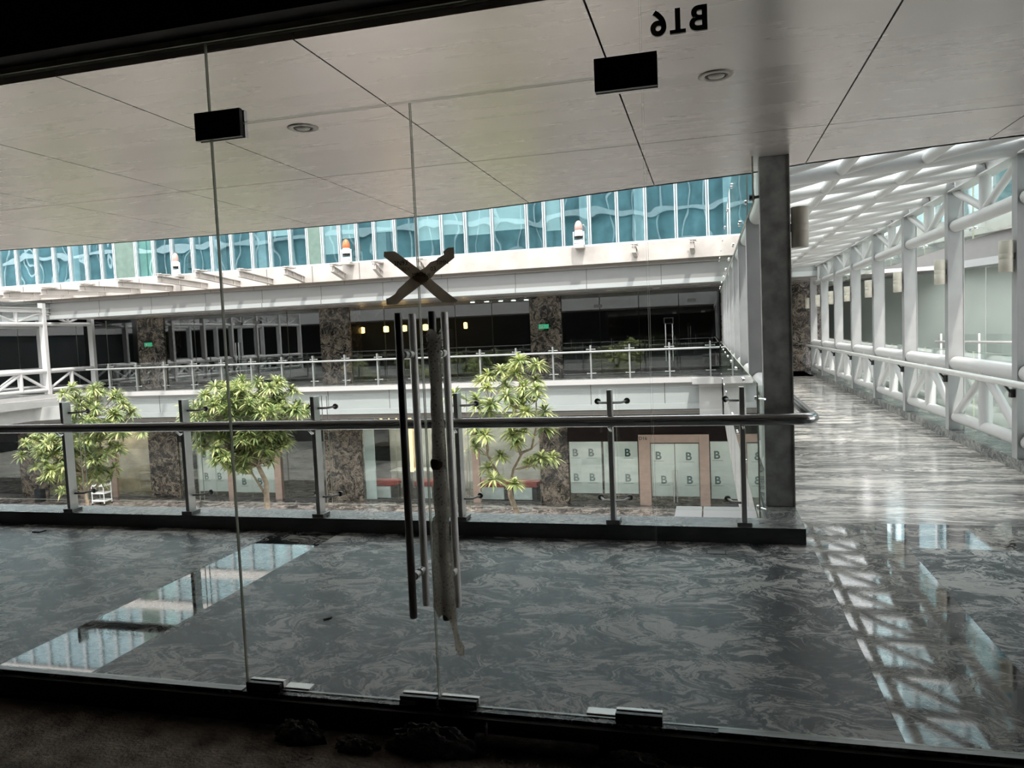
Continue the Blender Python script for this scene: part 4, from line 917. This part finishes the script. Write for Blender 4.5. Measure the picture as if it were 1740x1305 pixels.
# ================================================================== TREES
def leafy(base, cx, cy, clusters, rad, nleaf, lw, trunkpts, branches, lab, seed, ymix):
    random.seed(seed)
    t = thing('potted_tree', base, lab, 'tree', 'leafy trees in the atrium')
    mb = MB().tube(trunkpts[0], .05, 10, rs=trunkpts[1]); mb.build('trunk', 'bark', t)
    top = Vector(trunkpts[0][-1]); nodes = [Vector(p) for p in trunkpts[0][2:]]; mb = MB()
    for b in branches:
        b = [Vector(q) for q in b]; mb.tube(b, .02, 8, rs=[.030 - .018 * i / (len(b) - 1) for i in range(len(b))]); nodes += b[1:]
    for c in clusters:
        c = Vector(c); n0 = min(nodes, key=lambda q: (q - c).length + (2 if q.z > c.z else 0))
        mid = (n0 + c) / 2 + Vector((random.uniform(-.06, .06), random.uniform(-.06, .06), -.05))
        mb.tube([n0, mid, c], .008, 6, rs=[.014, .010, .007])
    mb.build('branches', 'bark', t)
    lf = MB()
    for c in clusters:
        c = Vector(c); R_ = rad * random.uniform(.8, 1.15)
        for k in range(nleaf):
            az = random.random() * 2 * PI; el = random.uniform(-.35, 1.25); L = R_ * random.uniform(.75, 1.1)
            d = Vector((math.cos(az) * math.cos(el), math.sin(az) * math.cos(el), math.sin(el)))
            side = d.cross(Vector((0, 0, 1))); side = side.normalized() if side.length > .05 else Vector((1, 0, 0)); nrm = side.cross(d)
            pts = []
            for q, wq in ((0, .25), (.35, .9), (.7, 1.0), (1.0, .08)):
                p = c + d * (L * q) - Vector((0, 0, 1)) * (L * .38 * q * q); hw = lw * wq
                pts += [p - side * hw + nrm * hw * .3, p, p + side * hw + nrm * hw * .3]
            mi = 1 if random.random() < ymix else 0
            lf.add(pts, [[3 * i + j, 3 * i + 3 + j, 3 * i + 4 + j, 3 * i + 1 + j] for i in range(3) for j in range(2)], mi, True)
    lf.build('foliage', ['leaf', 'leaf_y'], t, fixn=False)['kind'] = 'stuff'
    return t
def planter(x, y, lab):
    t = thing('planter', (x, y, GZ), lab, 'planter', 'stone planters')
    MB().bbox(x - .9, y - .9, GZ, x + .9, y + .9, -3.45, .02).build('box', 'curb_face', t)
    MB().box(x - .8, y - .8, -3.449, x + .8, y + .8, -3.401).build('soil', 'soil', t)
# right tree: open crown of large rosettes; centres given in its own plane y=14
def W14(px, py, y=14.0, dy=0.0):   # picture-measured crown outline laid onto the tree's own plane
    pass
random.seed(5)
c3 = []
raw3 = [(-3.52, 1.0), (-3.22, .90), (-3.95, .80), (-3.75, .87), (-4.20, .72), (-4.45, .60), (-4.62, .42), (-4.15, .50), (-3.95, .52), (-3.62, .74), (-3.30, .60), (-3.08, .48), (-3.42, .50), (-3.68, .36), (-3.45, .30), (-3.18, .28), (-3.92, .24), (-4.28, .30), (-4.05, .06), (-3.80, .12), (-3.55, .10), (-3.30, .06), (-3.12, -.02), (-3.62, -.10),
        (-4.40, .10), (-4.30, -.22), (-4.05, -.34), (-3.85, -.40), (-3.60, -.38), (-3.40, -.32), (-3.18, -.36), (-4.52, -.48), (-4.36, -.62), (-3.78, -.62), (-3.62, -.58), (-4.28, -1.10), (-4.00, -1.22), (-3.05, -.95), (-3.20, -.90), (-3.40, -1.02), (-3.50, -1.05), (-3.62, -1.32), (-3.90, -.80)]
for x, z in raw3: c3.append((x, 14 + random.uniform(-.6, .6), z))
leafy((-3.65, 14, -3.44), 0, 0, c3, .29, 74, .019,
      ([(-3.62, 14, -3.40), (-3.64, 14, -2.4), (-3.66, 14, -1.95), (-3.78, 14, -1.62), (-3.80, 14, -1.45)], [.07, .062, .055, .05, .045]),
      [[(-3.80, 14, -1.5), (-4.0, 14, -1.2), (-4.18, 13.9, -.8), (-4.2, 13.9, -.3), (-4.1, 13.9, .2)], [(-3.80, 14, -1.5), (-3.72, 14.05, -1.1), (-3.55, 14.1, -.8), (-3.68, 14.1, -.4), (-3.6, 14, .1), (-3.5, 14, .6)], [(-3.6, 14.1, -.8), (-3.35, 14.1, -.7), (-3.2, 14, -.2), (-3.2, 14, .3)]],
      'leafy tree with an open yellow green crown, right of the door handles', 5, .62)
# middle tree: dense round crown
random.seed(8); c2 = []
while len(c2) < 260:
    x, z = random.uniform(-11.55, -8.75), random.uniform(-1.25, .78); y = 15 + random.uniform(-1.1, 1.1)
    u = (x + 10.15) / 1.42; v = (z - (-.0)) / .80; w_ = (y - 15) / 1.2
    if z > -.15 and u * u + (v * v) + w_ * w_ < 1.0: c2.append((x, y, z))
    elif z <= -.15 and -11.2 < x < -9.3 and ((x + 10.2) / 1.05) ** 2 + ((z + .45) / .85) ** 2 + w_ * w_ < 1: c2.append((x, y, z))
leafy((-9.85, 15, -3.44), 0, 0, c2, .28, 54, .0175,
      ([(-9.72, 15, -3.40), (-9.75, 15, -2.5), (-9.78, 15, -2.0), (-9.76, 15, -1.6), (-9.95, 15, -1.2), (-10.2, 15, -.8)], [.08, .075, .065, .055, .05, .045]),
      [[(-10.2, 15, -.8), (-10.3, 15, -.3), (-10.4, 15, .2)], [(-10.0, 15, -1.1), (-9.8, 15, -.5), (-9.7, 15, .1)], [(-9.78, 15, -1.9), (-10.1, 15, -1.4), (-10.3, 15, -.9)], [(-10.3, 15, -.5), (-10.8, 15, -.1), (-11.1, 15, .1)]],
      'dense round leafy tree left of centre behind the railing', 8, .40)
# left tree: irregular crown
random.seed(21); c1 = []
for (cx_, cz_, rx, rz, nn) in [(-14.55, .45, .50, .28, 16), (-14.15, .05, .55, .35, 22), (-13.75, -.30, .60, .25, 18), (-15.4, -.65, .85, .32, 26), (-14.4, -.45, .6, .3, 18), (-15.2, -1.15, .6, .35, 22), (-16.0, -.75, .4, .2, 8), (-14.1, -.9, .5, .2, 8), (-14.2, -1.35, .35, .15, 6), (-14.9, -1.55, .4, .25, 10)]:
    for _ in range(nn):
        a = random.random() * 2 * PI; r = math.sqrt(random.random()); c1.append((cx_ + rx * r * math.cos(a), 15 + random.uniform(-.7, .7), cz_ + rz * r * math.sin(a)))
leafy((-14.7, 15, -3.44), 0, 0, c1, .28, 50, .018,
      ([(-14.75, 15, -3.40), (-14.7, 15, -2.4), (-14.72, 15, -1.9), (-14.75, 15, -1.4)], [.06, .05, .045, .04]),
      [[(-14.72, 15, -1.8), (-14.3, 15, -1.2), (-14.2, 15, -.6), (-14.3, 15, 0)], [(-14.75, 15, -1.4), (-15.1, 15, -1.0), (-15.4, 15, -.6)], [(-14.2, 15, -.6), (-13.8, 15, -.4)]],
      'irregular leafy tree at the left behind the railing', 21, .45)
planter(-3.65, 14, 'low stone planter holding the right tree'); planter(-9.75, 15, 'low stone planter holding the middle tree'); planter(-14.72, 15, 'low stone planter holding the left tree')
